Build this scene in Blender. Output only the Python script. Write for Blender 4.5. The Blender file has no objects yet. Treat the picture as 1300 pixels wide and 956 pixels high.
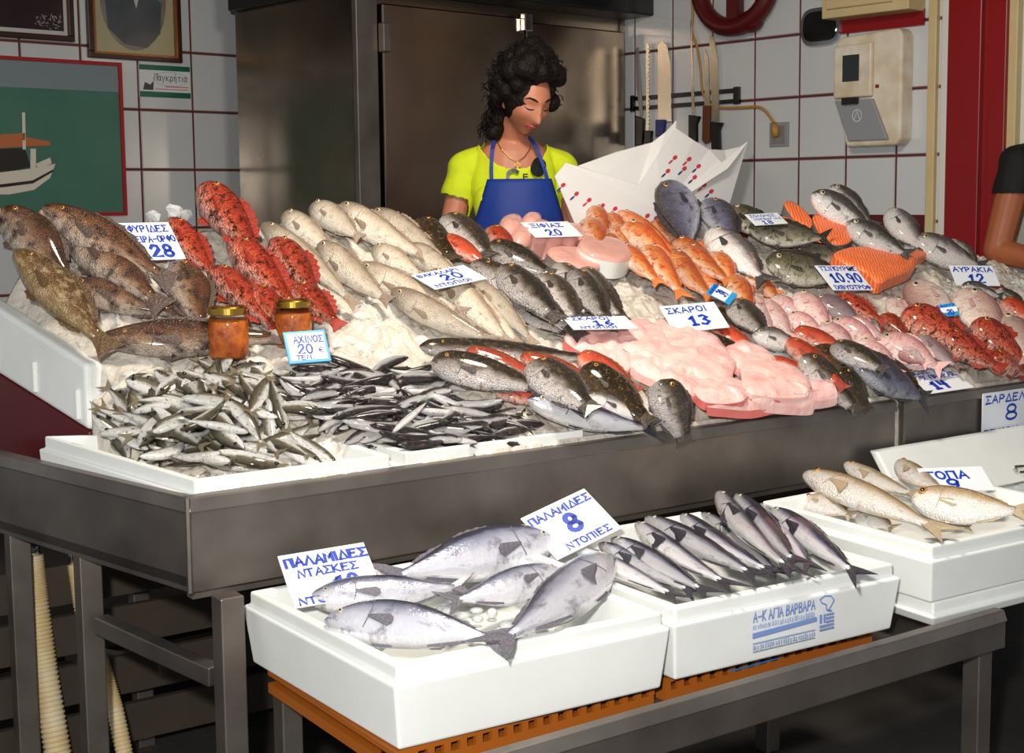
import bpy, bmesh, math, random
import numpy as np
from mathutils import Vector, Matrix, noise

scene = bpy.context.scene
COL = scene.collection
rng = random.Random(7)

# ------------------------------------------------------------------ camera
F, CX, CY, CAMZ = 1750.0, 650.0, 433.0, 1.45
PITCH, ROLL = math.radians(5.97), 0.0105
_u0 = np.array([0, math.sin(PITCH), math.cos(PITCH)])
FWD = np.array([0, math.cos(PITCH), -math.sin(PITCH)])
RT = np.array([1.0, 0, 0]) * math.cos(ROLL) - _u0 * math.sin(ROLL)
UP = _u0 * math.cos(ROLL) + np.array([1.0, 0, 0]) * math.sin(ROLL)
CAM = np.array([0, 0, CAMZ])
cam_data = bpy.data.cameras.new('camera')
cam = bpy.data.objects.new('camera', cam_data)
COL.objects.link(cam)
cam.matrix_world = Matrix(((RT[0], UP[0], -FWD[0], 0), (RT[1], UP[1], -FWD[1], 0), (RT[2], UP[2], -FWD[2], CAMZ), (0, 0, 0, 1)))
cam_data.sensor_width = 36.0
cam_data.lens = F / 1300.0 * 36.0
cam_data.shift_y = -(478.0 - CY) / 1300.0
cam_data.clip_start = 0.05
scene.camera = cam

# ------------------------------------------------------------------ world, lights, exposure
world = bpy.data.worlds.new('street_daylight')
scene.world = world
world.use_nodes = True
bg = world.node_tree.nodes['Background']
bg.inputs[0].default_value = (0.92, 0.96, 1.0, 1)
bg.inputs[1].default_value = 0.42

def area(name, loc, target, size, power, color):
    d = bpy.data.lights.new(name, 'AREA')
    d.shape = 'DISK'; d.size = size; d.energy = power; d.color = color
    o = bpy.data.objects.new(name, d)
    COL.objects.link(o)
    o.location = loc
    o.rotation_euler = (Vector(target) - Vector(loc)).to_track_quat('-Z', 'Y').to_euler()
    return o

area('camera_flash', (-0.16, -0.05, 1.70), (0.15, 3.6, 1.1), 0.10, 98, (1.0, 0.97, 0.92))
area('stall_lamp', (0.1, 2.9, 2.75), (0.4, 3.7, 1.0), 0.45, 48, (1.0, 0.90, 0.76))
scene.view_settings.view_transform = 'Standard'
scene.view_settings.look = 'None'
scene.view_settings.gamma = 1.0
scene.view_settings.use_curve_mapping = False
scene.view_settings.exposure = 0.0

# ------------------------------------------------------------------ geometry helpers
def ray(x, y):
    return FWD + RT * (x - CX) / F - UP * (y - CY) / F
def on_z(x, y, z):
    d = ray(x, y); return CAM + d * ((z - CAMZ) / d[2])
def on_plane(x, y, P, n):
    d = ray(x, y); return CAM + d * (np.dot(np.asarray(P, float) - CAM, n) / np.dot(d, n))
def at_depth(x, y, D):
    d = ray(x, y); return CAM + d * (D / d[1])
def project(P):
    v = np.asarray(P, float) - CAM; w = v @ FWD
    return np.array([CX + F * (v @ RT) / w, CY - F * (v @ UP) / w])
def unit(v):
    v = np.asarray(v, float); return v / (np.linalg.norm(v) + 1e-12)

def lin(c):
    return tuple((x / 255 / 12.92 if x / 255 <= 0.04045 else ((x / 255 + 0.055) / 1.055) ** 2.4) for x in c) + (1.0,)

def tag(o, label=None, cat=None, group=None, kind=None):
    if label: o['label'] = label
    if cat: o['category'] = cat
    if group: o['group'] = group
    if kind: o['kind'] = kind
    return o

def empty(name, M, label=None, cat=None, group=None):
    o = bpy.data.objects.new(name, None)
    o.empty_display_size = 0.03
    COL.objects.link(o)
    o.matrix_world = M if isinstance(M, Matrix) else Matrix.Translation(Vector([float(a) for a in M]))
    return tag(o, label, cat, group)

def frame(origin, X, Y, Z):
    return Matrix(((X[0], Y[0], Z[0], origin[0]), (X[1], Y[1], Z[1], origin[1]), (X[2], Y[2], Z[2], origin[2]), (0, 0, 0, 1)))

class MB:
    def __init__(self): self.v, self.f, self.uv = [], [], []
    def add(self, verts, faces):
        b = len(self.v)
        self.v += [tuple(float(c) for c in p) for p in verts]
        self.f += [tuple(i + b for i in f) for f in faces]
        return self
    def box(self, lo, hi, M=None):
        (a, b, c), (d, e, g) = lo, hi
        vs = [(a, b, c), (d, b, c), (d, e, c), (a, e, c), (a, b, g), (d, b, g), (d, e, g), (a, e, g)]
        if M is not None: vs = [tuple(M @ Vector(p)) for p in vs]
        return self.add(vs, [(0, 3, 2, 1), (4, 5, 6, 7), (0, 1, 5, 4), (1, 2, 6, 5), (2, 3, 7, 6), (3, 0, 4, 7)])
    def hexa(self, bot, top):
        return self.add(list(bot) + list(top), [(0, 3, 2, 1), (4, 5, 6, 7), (0, 1, 5, 4), (1, 2, 6, 5), (2, 3, 7, 6), (3, 0, 4, 7)])
    def beam(self, p, q, w, h, up=(0, 0, 1)):
        p, q = np.asarray(p, float), np.asarray(q, float)
        d = unit(q - p); up = np.asarray(up, float)
        if abs(d @ up) > 0.95: up = np.array([1.0, 0.3, 0])
        a = unit(np.cross(d, up)) * w / 2; b = unit(np.cross(a, d)) * h / 2
        return self.hexa([p - a - b, p + a - b, p + a + b, p - a + b], [q - a - b, q + a - b, q + a + b, q - a + b])
    def tube(self, pts, r, n=8, caps=True):
        pts = [np.asarray(p, float) for p in pts]
        rs = r if hasattr(r, '__len__') else [r] * len(pts)
        vs, fs = [], []
        a = None
        for i, p in enumerate(pts):
            d = unit(pts[min(i + 1, len(pts) - 1)] - pts[max(i - 1, 0)])
            if a is None:
                a = unit(np.cross(d, [0.13, 0.2, 0.97] if abs(d[2]) < .9 else [1, 0.1, 0]))
            a = unit(a - d * (a @ d)); b = np.cross(d, a)
            vs += [p + (a * math.cos(2 * math.pi * k / n) + b * math.sin(2 * math.pi * k / n)) * rs[i] for k in range(n)]
        for i in range(len(pts) - 1):
            for k in range(n):
                fs.append((i * n + k, i * n + (k + 1) % n, (i + 1) * n + (k + 1) % n, (i + 1) * n + k))
        if caps:
            fs.append(tuple(range(n - 1, -1, -1))); fs.append(tuple(range((len(pts) - 1) * n, len(pts) * n)))
        return self.add(vs, fs)
    def lathe(self, prof, n=24, center=(0, 0, 0)):
        vs = [(center[0] + r * math.cos(2 * math.pi * k / n), center[1] + r * math.sin(2 * math.pi * k / n), center[2] + z) for r, z in prof for k in range(n)]
        fs = [(i * n + k, i * n + (k + 1) % n, (i + 1) * n + (k + 1) % n, (i + 1) * n + k) for i in range(len(prof) - 1) for k in range(n)]
        fs.append(tuple(range(n - 1, -1, -1))); fs.append(tuple(range((len(prof) - 1) * n, len(prof) * n)))
        return self.add(vs, fs)
    def ball(self, c, r, nu=12, nv=8):
        r = r if hasattr(r, '__len__') else (r, r, r)
        vs = [(c[0], c[1], c[2] - r[2])]
        for j in range(1, nv):
            ph = -math.pi / 2 + math.pi * j / nv
            vs += [(c[0] + r[0] * math.cos(ph) * math.cos(2 * math.pi * k / nu), c[1] + r[1] * math.cos(ph) * math.sin(2 * math.pi * k / nu), c[2] + r[2] * math.sin(ph)) for k in range(nu)]
        vs.append((c[0], c[1], c[2] + r[2]))
        fs = [(0, 1 + (k + 1) % nu, 1 + k) for k in range(nu)]
        for j in range(nv - 2):
            fs += [(1 + j * nu + k, 1 + j * nu + (k + 1) % nu, 1 + (j + 1) * nu + (k + 1) % nu, 1 + (j + 1) * nu + k) for k in range(nu)]
        t = len(vs) - 1
        fs += [(t, 1 + (nv - 2) * nu + k, 1 + (nv - 2) * nu + (k + 1) % nu) for k in range(nu)]
        return self.add(vs, fs)
    def mesh(self, name):
        me = bpy.data.meshes.new(name)
        me.from_pydata(self.v, [], self.f)
        if self.uv:
            lay = me.uv_layers.new(name='UVMap')
            for l in me.loops: lay.data[l.index].uv = self.uv[l.vertex_index]
        me.update()
        return me
    def build(self, name, mat, parent=None, smooth=False, M=None, bevel=0, seg=2, world=False):
        me = self.mesh(name)
        me.materials.append(mat)
        if smooth: me.polygons.foreach_set('use_smooth', [True] * len(me.polygons))
        o = bpy.data.objects.new(name, me)
        COL.objects.link(o)
        if parent is not None:
            o.parent = parent
            if world: o.matrix_parent_inverse = parent.matrix_world.inverted()
        if M is not None: o.matrix_local = M
        if bevel:
            m = o.modifiers.new('edge', 'BEVEL'); m.width = bevel; m.segments = seg; m.limit_method = 'ANGLE'
        return o

# ------------------------------------------------------------------ materials
def mat(name, color, rough=0.5, metal=0.0, coat=0.0, sss=0.0, trans=0.0, ior=1.45, noise_amt=0.0, noise_scale=8.0, color2=None, bump=0.0, bump_scale=40.0, rough_var=0.0, emit=None):
    m = bpy.data.materials.new(name); m.use_nodes = True
    nt = m.node_tree; N, L = nt.nodes, nt.links
    b = N['Principled BSDF']
    b.inputs['Base Color'].default_value = color
    b.inputs['Roughness'].default_value = rough
    b.inputs['Metallic'].default_value = metal
    b.inputs['Coat Weight'].default_value = coat
    b.inputs['Coat Roughness'].default_value = 0.12
    b.inputs['IOR'].default_value = ior
    b.inputs['Transmission Weight'].default_value = trans
    if sss:
        b.inputs['Subsurface Weight'].default_value = sss
        b.inputs['Subsurface Radius'].default_value = (0.012, 0.008, 0.006)
        b.inputs['Subsurface Scale'].default_value = 1.0
    tc = N.new('ShaderNodeTexCoord')
    if color2 is not None:
        n = N.new('ShaderNodeTexNoise'); n.inputs['Scale'].default_value = noise_scale; n.inputs['Detail'].default_value = 6
        L.new(tc.outputs['Object'], n.inputs['Vector'])
        r = N.new('ShaderNodeValToRGB')
        r.color_ramp.elements[0].position = 0.5 - 0.5 * (1 - noise_amt); r.color_ramp.elements[1].position = 0.5 + 0.35 * (1 - noise_amt) + 0.02
        r.color_ramp.elements[0].color = color; r.color_ramp.elements[1].color = color2
        L.new(n.outputs['Fac'], r.inputs['Fac']); L.new(r.outputs['Color'], b.inputs['Base Color'])
    if rough_var:
        n2 = N.new('ShaderNodeTexNoise'); n2.inputs['Scale'].default_value = noise_scale * 1.7; n2.inputs['Detail'].default_value = 8
        L.new(tc.outputs['Object'], n2.inputs['Vector'])
        mr = N.new('ShaderNodeMapRange'); mr.inputs['To Min'].default_value = max(rough - rough_var, 0.02); mr.inputs['To Max'].default_value = rough + rough_var
        L.new(n2.outputs['Fac'], mr.inputs['Value']); L.new(mr.outputs['Result'], b.inputs['Roughness'])
    if bump:
        n3 = N.new('ShaderNodeTexNoise'); n3.inputs['Scale'].default_value = bump_scale; n3.inputs['Detail'].default_value = 4
        L.new(tc.outputs['Object'], n3.inputs['Vector'])
        bp = N.new('ShaderNodeBump'); bp.inputs['Strength'].default_value = bump; bp.inputs['Distance'].default_value = 0.01
        L.new(n3.outputs['Fac'], bp.inputs['Height']); L.new(bp.outputs['Normal'], b.inputs['Normal'])
    if emit: b.inputs['Emission Color'].default_value = emit[0]; b.inputs['Emission Strength'].default_value = emit[1]
    return m

def fish_mat(name, ramp, spots=None, spot_scale=9.0, spot_lo=0.52, spot_hi=0.62, rough=0.28, metal=0.0, scale_bump=0.6, scales=30.0, wobble=0.25, val=1.0, head=None, head_amt=0.6):
    m = bpy.data.materials.new(name); m.use_nodes = True
    nt = m.node_tree; N, L = nt.nodes, nt.links
    b = N['Principled BSDF']
    uv = N.new('ShaderNodeUVMap'); uv.uv_map = 'UVMap'
    oi = N.new('ShaderNodeObjectInfo')
    mp = N.new('ShaderNodeMapping'); mp.inputs['Scale'].default_value = (3.4, 1.0, 1.0)
    L.new(uv.outputs['UV'], mp.inputs['Vector'])
    comb = N.new('ShaderNodeCombineXYZ'); mul = N.new('ShaderNodeMath'); mul.operation = 'MULTIPLY'; mul.inputs[1].default_value = 37.0
    L.new(oi.outputs['Random'], mul.inputs[0]); L.new(mul.outputs[0], comb.inputs['X']); L.new(mul.outputs[0], comb.inputs['Y'])
    add = N.new('ShaderNodeVectorMath'); add.operation = 'ADD'
    L.new(mp.outputs['Vector'], add.inputs[0]); L.new(comb.outputs[0], add.inputs[1])
    sep = N.new('ShaderNodeSeparateXYZ'); L.new(uv.outputs['UV'], sep.inputs[0])
    nz = N.new('ShaderNodeTexNoise'); nz.inputs['Scale'].default_value = 3.2; nz.inputs['Detail'].default_value = 6
    L.new(add.outputs[0], nz.inputs['Vector'])
    ma = N.new('ShaderNodeMath'); ma.operation = 'MULTIPLY_ADD'; ma.inputs[1].default_value = wobble; 
    L.new(nz.outputs['Fac'], ma.inputs[0])
    sub = N.new('ShaderNodeMath'); sub.operation = 'SUBTRACT'; sub.inputs[1].default_value = wobble * 0.5
    L.new(sep.outputs['Y'], sub.inputs[0]); L.new(sub.outputs[0], ma.inputs[2])
    cr = N.new('ShaderNodeValToRGB')
    el = cr.color_ramp.elements
    while len(el) < len(ramp): el.new(0.5)
    for e, (p, c) in zip(el, ramp): e.position = p; e.color = lin(c)
    L.new(ma.outputs[0], cr.inputs['Fac'])
    col = cr.outputs['Color']
    if spots:
        n2 = N.new('ShaderNodeTexNoise'); n2.inputs['Scale'].default_value = spot_scale; n2.inputs['Detail'].default_value = 5; n2.inputs['Roughness'].default_value = 0.65
        L.new(add.outputs[0], n2.inputs['Vector'])
        mr = N.new('ShaderNodeMapRange'); mr.inputs['From Min'].default_value = spot_lo; mr.inputs['From Max'].default_value = spot_hi
        L.new(n2.outputs['Fac'], mr.inputs['Value'])
        mx = N.new('ShaderNodeMix'); mx.data_type = 'RGBA'
        L.new(mr.outputs['Result'], mx.inputs[0]); L.new(col, mx.inputs[6]); mx.inputs[7].default_value = lin(spots)
        col = mx.outputs[2]
    if head:
        hr = N.new('ShaderNodeMapRange'); hr.inputs['From Min'].default_value = 0.26; hr.inputs['From Max'].default_value = 0.10; hr.inputs['To Max'].default_value = head_amt
        L.new(sep.outputs['X'], hr.inputs['Value'])
        hx = N.new('ShaderNodeMix'); hx.data_type = 'RGBA'; hx.inputs[7].default_value = lin(head)
        L.new(hr.outputs['Result'], hx.inputs[0]); L.new(col, hx.inputs[6]); col = hx.outputs[2]
    hs = N.new('ShaderNodeHueSaturation')
    mv = N.new('ShaderNodeMapRange'); mv.inputs['To Min'].default_value = 0.62 * val; mv.inputs['To Max'].default_value = 0.98 * val
    L.new(oi.outputs['Random'], mv.inputs['Value']); L.new(mv.outputs['Result'], hs.inputs['Value']); L.new(col, hs.inputs['Color'])
    L.new(hs.outputs['Color'], b.inputs['Base Color'])
    vo = N.new('ShaderNodeTexVoronoi'); vo.inputs['Scale'].default_value = scales
    L.new(mp.outputs['Vector'], vo.inputs['Vector'])
    bp = N.new('ShaderNodeBump'); bp.inputs['Strength'].default_value = scale_bump; bp.inputs['Distance'].default_value = 0.006
    L.new(vo.outputs['Distance'], bp.inputs['Height'])
    bp2 = N.new('ShaderNodeBump'); bp2.inputs['Strength'].default_value = 0.35; bp2.inputs['Distance'].default_value = 0.012
    L.new(nz.outputs['Fac'], bp2.inputs['Height']); L.new(bp.outputs['Normal'], bp2.inputs['Normal'])
    L.new(bp2.outputs['Normal'], b.inputs['Normal'])
    b.inputs['Roughness'].default_value = rough; b.inputs['Metallic'].default_value = metal
    b.inputs['Coat Weight'].default_value = 0.45; b.inputs['Coat Roughness'].default_value = 0.1
    return m

M = {}
M['steel'] = mat('brushed_steel', lin((150, 142, 134)), 0.44, 0.85, noise_scale=5, color2=lin((104, 95, 90)), noise_amt=0.3, rough_var=0.10)
M['fridge_steel'] = mat('polished_fridge_steel', lin((150, 136, 122)), 0.24, 1.0, noise_scale=3, color2=lin((118, 106, 94)), noise_amt=0.3, rough_var=0.1, bump=0.05, bump_scale=3)
M['foam'] = mat('white_polystyrene', lin((236, 238, 236)), 0.6, sss=0.1, bump=0.05, bump_scale=160, color2=lin((222, 224, 220)), noise_scale=6, noise_amt=0.2)
M['ice'] = mat('crushed_ice', lin((226, 218, 206)), 0.26, sss=0.3, coat=0.3, bump=0.7, bump_scale=55, color2=lin((192, 184, 172)), noise_scale=18, noise_amt=0.2)
M['ice_clear'] = mat('clear_ice', lin((240, 242, 242)), 0.12, trans=0.45, ior=1.31)
M['tile'] = mat('glazed_tile', lin((196, 198, 200)), 0.12, coat=0.4)
M['grout'] = mat('red_brown_grout', lin((92, 40, 34)), 0.8)
M['floor'] = mat('dark_wet_floor', lin((64, 61, 58)), 0.6, color2=lin((46, 44, 42)), noise_scale=6, bump=0.2)
M['ceil'] = mat('ceiling_paint', lin((96, 90, 84)), 0.8)
M['red'] = mat('red_paint', lin((140, 8, 12)), 0.35, color2=lin((122, 6, 10)), noise_scale=3)
M['maroon'] = mat('maroon_board', lin((84, 16, 20)), 0.4)
M['cream'] = mat('cream_paint', lin((206, 186, 142)), 0.5, color2=lin((190, 168, 122)), noise_scale=9)
M['offwhite'] = mat('offwhite_paint', lin((210, 206, 198)), 0.5)
M['aged_white'] = mat('aged_white_enamel', lin((226, 220, 206)), 0.3, color2=lin((200, 180, 150)), noise_scale=14, noise_amt=0.4)
M['grey'] = mat('grey_metal_paint', lin((140, 142, 146)), 0.45)
M['black'] = mat('black_plastic', lin((14, 14, 15)), 0.35)
M['darkglass'] = mat('dark_glass', lin((16, 15, 14)), 0.08, coat=0.5)
M['chrome'] = mat('chrome', lin((190, 192, 196)), 0.12, 1.0)
M['blade'] = mat('knife_blade', lin((170, 166, 156)), 0.25, 1.0)
M['brownwood'] = mat('brown_wood_handle', lin((96, 54, 30)), 0.5)
M['bluehandle'] = mat('blue_handle', lin((30, 40, 110)), 0.4)
M['cable'] = mat('tan_cable', lin((176, 128, 62)), 0.5)
M['wood'] = mat('old_crate_wood', lin((62, 50, 40)), 0.7, color2=lin((44, 36, 28)), noise_scale=10)
M['frame_dark'] = mat('dark_frame_wood', lin((52, 24, 18)), 0.35)
M['frame_gold'] = mat('gilt_frame_beading', lin((150, 92, 40)), 0.35, 0.4)
M['print_dark'] = mat('dark_photo_print', lin((56, 30, 36)), 0.25, color2=lin((30, 16, 20)), noise_scale=12)
M['matboard'] = mat('pale_mat_board', lin((190, 186, 180)), 0.6)
M['sepia'] = mat('sepia_photo_paper', lin((176, 168, 136)), 0.3, color2=lin((160, 150, 118)), noise_scale=7)
M['oval'] = mat('grey_portrait_print', lin((142, 140, 130)), 0.3, color2=lin((104, 92, 82)), noise_scale=9, noise_amt=0.4)
M['coat_print'] = mat('dark_jacket_print', lin((54, 58, 64)), 0.3, color2=lin((84, 88, 92)), noise_scale=10)
M['sea'] = mat('sea_print', lin((74, 122, 106)), 0.4, color2=lin((62, 106, 92)), noise_scale=5)
M['sky'] = mat('sky_print', lin((120, 134, 138)), 0.4)
M['hull'] = mat('boat_hull_print', lin((214, 206, 190)), 0.4)
M['boat_dark'] = mat('boat_dark_print', lin((40, 34, 32)), 0.4)
M['boat_orange'] = mat('boat_awning_print', lin((186, 104, 60)), 0.4)
M['redframe'] = mat('red_poster_frame', lin((158, 24, 28)), 0.4)
M['plaque'] = mat('white_plaque', lin((214, 216, 214)), 0.35)
M['green'] = mat('green_ink', lin((24, 92, 72)), 0.4)
M['inkgrey'] = mat('grey_ink', lin((70, 74, 74)), 0.5)
M['inkred'] = mat('red_ink', lin((196, 52, 66)), 0.5)
M['inkblue'] = mat('blue_marker_ink', lin((24, 62, 176)), 0.45)
M['stamp'] = mat('faded_blue_stamp', lin((120, 146, 204)), 0.6)
M['stamp_pale'] = mat('pale_blue_stamp', lin((168, 186, 216)), 0.6)
M['inknavy'] = mat('navy_print_ink', lin((58, 56, 110)), 0.5)
M['card'] = mat('white_price_card', lin((232, 236, 242)), 0.35, coat=0.3)
M['cardblue'] = mat('sky_blue_card_border', lin((46, 152, 214)), 0.4)
M['gold_lid'] = mat('gold_jar_lid', lin((196, 158, 70)), 0.25, 1.0)
M['jarglass'] = mat('jar_glass', lin((250, 250, 250)), 0.03, trans=1.0, ior=1.3)
M['roe'] = mat('orange_urchin_roe', lin((236, 132, 30)), 0.35, coat=0.6, color2=lin((160, 66, 10)), noise_scale=32, noise_amt=0.6, bump=0.8, bump_scale=50)
M['paper'] = mat('butcher_paper', lin((222, 220, 218)), 0.55)
M['hose'] = mat('ribbed_plastic_hose', lin((220, 214, 186)), 0.45, color2=lin((190, 156, 92)), noise_scale=9, noise_amt=0.2)
M['orange'] = mat('orange_crate_plastic', lin((156, 84, 22)), 0.45)
M['cratetag'] = mat('blue_crate_tag', lin((40, 120, 190)), 0.5)
M['skin'] = mat('skin', lin((178, 116, 88)), 0.5, sss=0.12, color2=lin((166, 104, 78)), noise_scale=12)
M['skin2'] = mat('tanned_skin', lin((168, 98, 62)), 0.5, sss=0.1, color2=lin((150, 84, 52)), noise_scale=12)
M['lips'] = mat('lips', lin((150, 66, 60)), 0.35)
M['hair'] = mat('dark_curly_hair', lin((15, 9, 7)), 0.62, bump=0.8, bump_scale=90)
M['hair'].node_tree.nodes['Principled BSDF'].inputs['Specular IOR Level'].default_value = 0.2
M['shirt'] = mat('yellow_shirt', lin((196, 208, 22)), 0.8, color2=lin((176, 190, 14)), noise_scale=30, bump=0.25, bump_scale=25)
M['apron'] = mat('blue_apron', lin((4, 46, 128)), 0.65, color2=lin((3, 38, 112)), noise_scale=4, bump=0.25, bump_scale=9)
M['blackshirt'] = mat('black_tshirt', lin((13, 13, 15)), 0.8, bump=0.2, bump_scale=20)
M['trousers'] = mat('dark_trousers', lin((28, 30, 40)), 0.8)
M['eyewhite'] = mat('fish_eye_iris', lin((190, 178, 140)), 0.15, coat=0.6)
M['eyegold'] = mat('golden_fish_eye', lin((176, 120, 40)), 0.15, coat=0.6)
M['pupil'] = mat('fish_pupil', lin((8, 8, 10)), 0.08, coat=0.8)
M['mouthpink'] = mat('fish_mouth_inside', lin((206, 160, 140)), 0.35, sss=0.1)
M['flesh'] = mat('pink_fish_flesh', lin((250, 214, 206)), 0.3, coat=0.5, sss=0.15, color2=lin((240, 172, 166)), noise_scale=20, noise_amt=0.3, bump=0.6, bump_scale=30)
M['flesh_edge'] = mat('raw_red_flesh', lin((206, 74, 72)), 0.35, coat=0.4, color2=lin((230, 130, 124)), noise_scale=30)
M['sword'] = mat('swordfish_flesh', lin((226, 176, 164)), 0.3, coat=0.5, sss=0.2, color2=lin((206, 146, 134)), noise_scale=26, bump=0.3, bump_scale=30)
M['skin_edge'] = mat('grey_fish_skin_edge', lin((120, 116, 114)), 0.3, coat=0.4)
M['salmon'] = mat('salmon_flesh', lin((240, 118, 62)), 0.4, coat=0.2, sss=0.15, color2=lin((246, 164, 116)), noise_scale=34, noise_amt=0.5, bump=0.4, bump_scale=40)

def stripes(m, c1, c2, scale):
    N, L = m.node_tree.nodes, m.node_tree.links
    w = N.new('ShaderNodeTexWave'); w.inputs['Scale'].default_value = scale; w.inputs['Distortion'].default_value = 5.0; w.inputs['Detail'].default_value = 2.0
    tc = N.new('ShaderNodeTexCoord'); L.new(tc.outputs['Object'], w.inputs['Vector'])
    r = N.new('ShaderNodeValToRGB'); r.color_ramp.elements[0].color = c1; r.color_ramp.elements[1].color = c2; r.color_ramp.elements[0].position = .55
    L.new(w.outputs['Fac'], r.inputs['Fac']); L.new(r.outputs['Color'], N['Principled BSDF'].inputs['Base Color'])
stripes(M['salmon'], lin((238, 104, 48)), lin((250, 156, 108)), 32)

FM = {
 'grouper': fish_mat('grouper_skin', [(0, (206, 190, 174)), (.3, (168, 134, 106)), (.55, (120, 76, 46)), (1, (66, 36, 20))], (46, 28, 20), 3.2, .46, .66),
 'mottled': fish_mat('mottled_grouper_skin', [(0, (150, 124, 84)), (.5, (110, 78, 42)), (1, (66, 44, 22))], (176, 152, 112), 3.6, .48, .62, val=1.1),
 'scorpion': fish_mat('scorpionfish_skin', [(0, (252, 190, 170)), (.3, (240, 116, 84)), (.6, (214, 70, 38)), (1, (146, 36, 20))], (78, 22, 12), 5, .47, .62, scale_bump=1.0, scales=22, val=1.08),
 'hake': fish_mat('hake_skin', [(0, (238, 230, 216)), (.5, (226, 212, 192)), (.8, (190, 172, 150)), (1, (120, 102, 86))], (160, 136, 112), 4, .52, .74, wobble=.3, val=1.15, head=(120, 98, 80), head_amt=.7),
 'parrot': fish_mat('parrotfish_skin', [(0, (236, 228, 226)), (.32, (206, 196, 192)), (.48, (128, 116, 106)), (.60, (62, 52, 42)), (1, (28, 22, 16))], (134, 102, 48), 7, .56, .66, wobble=.4, val=1.1, head=(70, 60, 50), head_amt=.35, scale_bump=.9, scales=30),  # gold spots paint the glints on the dark back into the colour
 'darkgold': fish_mat('dark_gold_parrotfish_skin', [(0, (120, 100, 76)), (.4, (66, 50, 28)), (1, (32, 22, 12))], (184, 138, 54), 7, .56, .66, scale_bump=1.0, scales=28),  # gold glints are painted into the colour as spots here too
 'redparrot': fish_mat('red_parrotfish_skin', [(0, (226, 190, 176)), (.35, (218, 84, 48)), (.65, (190, 48, 24)), (1, (96, 52, 24))], (140, 84, 30), 5, .5, .66, scale_bump=.4, scales=30),
 'mullet': fish_mat('red_mullet_skin', [(0, (250, 226, 206)), (.3, (240, 176, 120)), (.6, (222, 120, 56)), (1, (192, 72, 36))], (206, 62, 34), 4, .48, .66, scale_bump=.35, scales=30),
 'bream': fish_mat('blue_grey_bream_skin', [(0, (190, 190, 200)), (.3, (124, 124, 150)), (.65, (84, 82, 104)), (1, (54, 44, 32))], (60, 50, 44), 3.5, .5, .7),
 'olive': fish_mat('olive_bream_skin', [(0, (216, 210, 196)), (.3, (140, 132, 108)), (.6, (84, 76, 54)), (1, (36, 32, 26))], (40, 34, 24), 4, .5, .66),
 'silver': fish_mat('white_bellied_fish_skin', [(0, (246, 240, 236)), (.45, (230, 222, 218)), (.7, (110, 104, 102)), (1, (44, 42, 44))], (232, 160, 156), 3, .55, .75, val=1.15),
 'bass': fish_mat('sea_bass_skin', [(0, (246, 242, 240)), (.4, (222, 218, 214)), (.6, (86, 80, 76)), (1, (30, 27, 27))], (90, 84, 80), 3, .56, .72, rough=.22, metal=.1, val=1.1),
 'pink': fish_mat('pale_pink_fish_skin', [(0, (248, 232, 228)), (.4, (240, 208, 202)), (.75, (220, 164, 160)), (1, (176, 116, 122))], (188, 110, 116), 4, .5, .7, val=1.15),
 'pagrus': fish_mat('rosy_bream_skin', [(0, (240, 226, 214)), (.4, (226, 200, 188)), (.75, (196, 154, 142)), (1, (148, 104, 94))], (170, 136, 140), 4, .5, .72, val=1.1),
 'purple': fish_mat('purple_grey_fish_skin', [(0, (206, 190, 188)), (.5, (156, 132, 136)), (1, (96, 72, 78))]),
 'sardine': fish_mat('sardine_skin', [(0, (246, 244, 240)), (.42, (222, 220, 214)), (.6, (120, 112, 92)), (1, (40, 36, 26))], (60, 52, 40), 5, .56, .68, rough=.2, metal=.25, val=1.2),
 'anchovy': fish_mat('anchovy_skin', [(0, (226, 222, 220)), (.4, (190, 188, 190)), (.58, (64, 58, 58)), (1, (26, 22, 24))], (170, 110, 96), 4, .58, .72, rough=.2, metal=.25, val=1.15),
 'bonito': fish_mat('bonito_skin', [(0, (240, 238, 244)), (.45, (216, 216, 230)), (.68, (160, 162, 184)), (.82, (70, 72, 92)), (1, (38, 40, 54))], (100, 92, 104), 2.6, .54, .74, rough=.2, metal=.3, scale_bump=.12, wobble=.2, val=1.12),
 'mackerel': fish_mat('blue_backed_fish_skin', [(0, (248, 246, 246)), (.42, (224, 222, 232)), (.56, (150, 150, 172)), (.68, (54, 56, 72)), (1, (18, 20, 30))], (120, 110, 112), 2.4, .56, .76, rough=.18, metal=.35, scale_bump=.1, wobble=.15, val=1.15),
 'bogue': fish_mat('bogue_skin', [(0, (250, 246, 242)), (.48, (232, 226, 218)), (.72, (188, 160, 116)), (1, (100, 78, 50))], (190, 150, 140), 3, .56, .76, rough=.24, metal=.12, val=1.15),
}
FINM = {k: mat('fin_' + k, lin(c), 0.35, coat=0.3, bump=0.5, bump_scale=160) for k, c in dict(
 grouper=(84, 66, 58), mottled=(92, 70, 44), scorpion=(150, 48, 32), hake=(150, 130, 112), parrot=(62, 54, 48), darkgold=(60, 46, 30), redparrot=(140, 50, 32),
 mullet=(206, 120, 66), bream=(58, 54, 62), olive=(40, 36, 32), silver=(70, 66, 66), bass=(74, 70, 68), pink=(226, 176, 172), pagrus=(196, 154, 146), purple=(120, 96, 100),
 sardine=(120, 108, 84), anchovy=(52, 46, 44), bonito=(108, 104, 114), mackerel=(50, 48, 58), bogue=(176, 158, 130)).items()}

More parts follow.
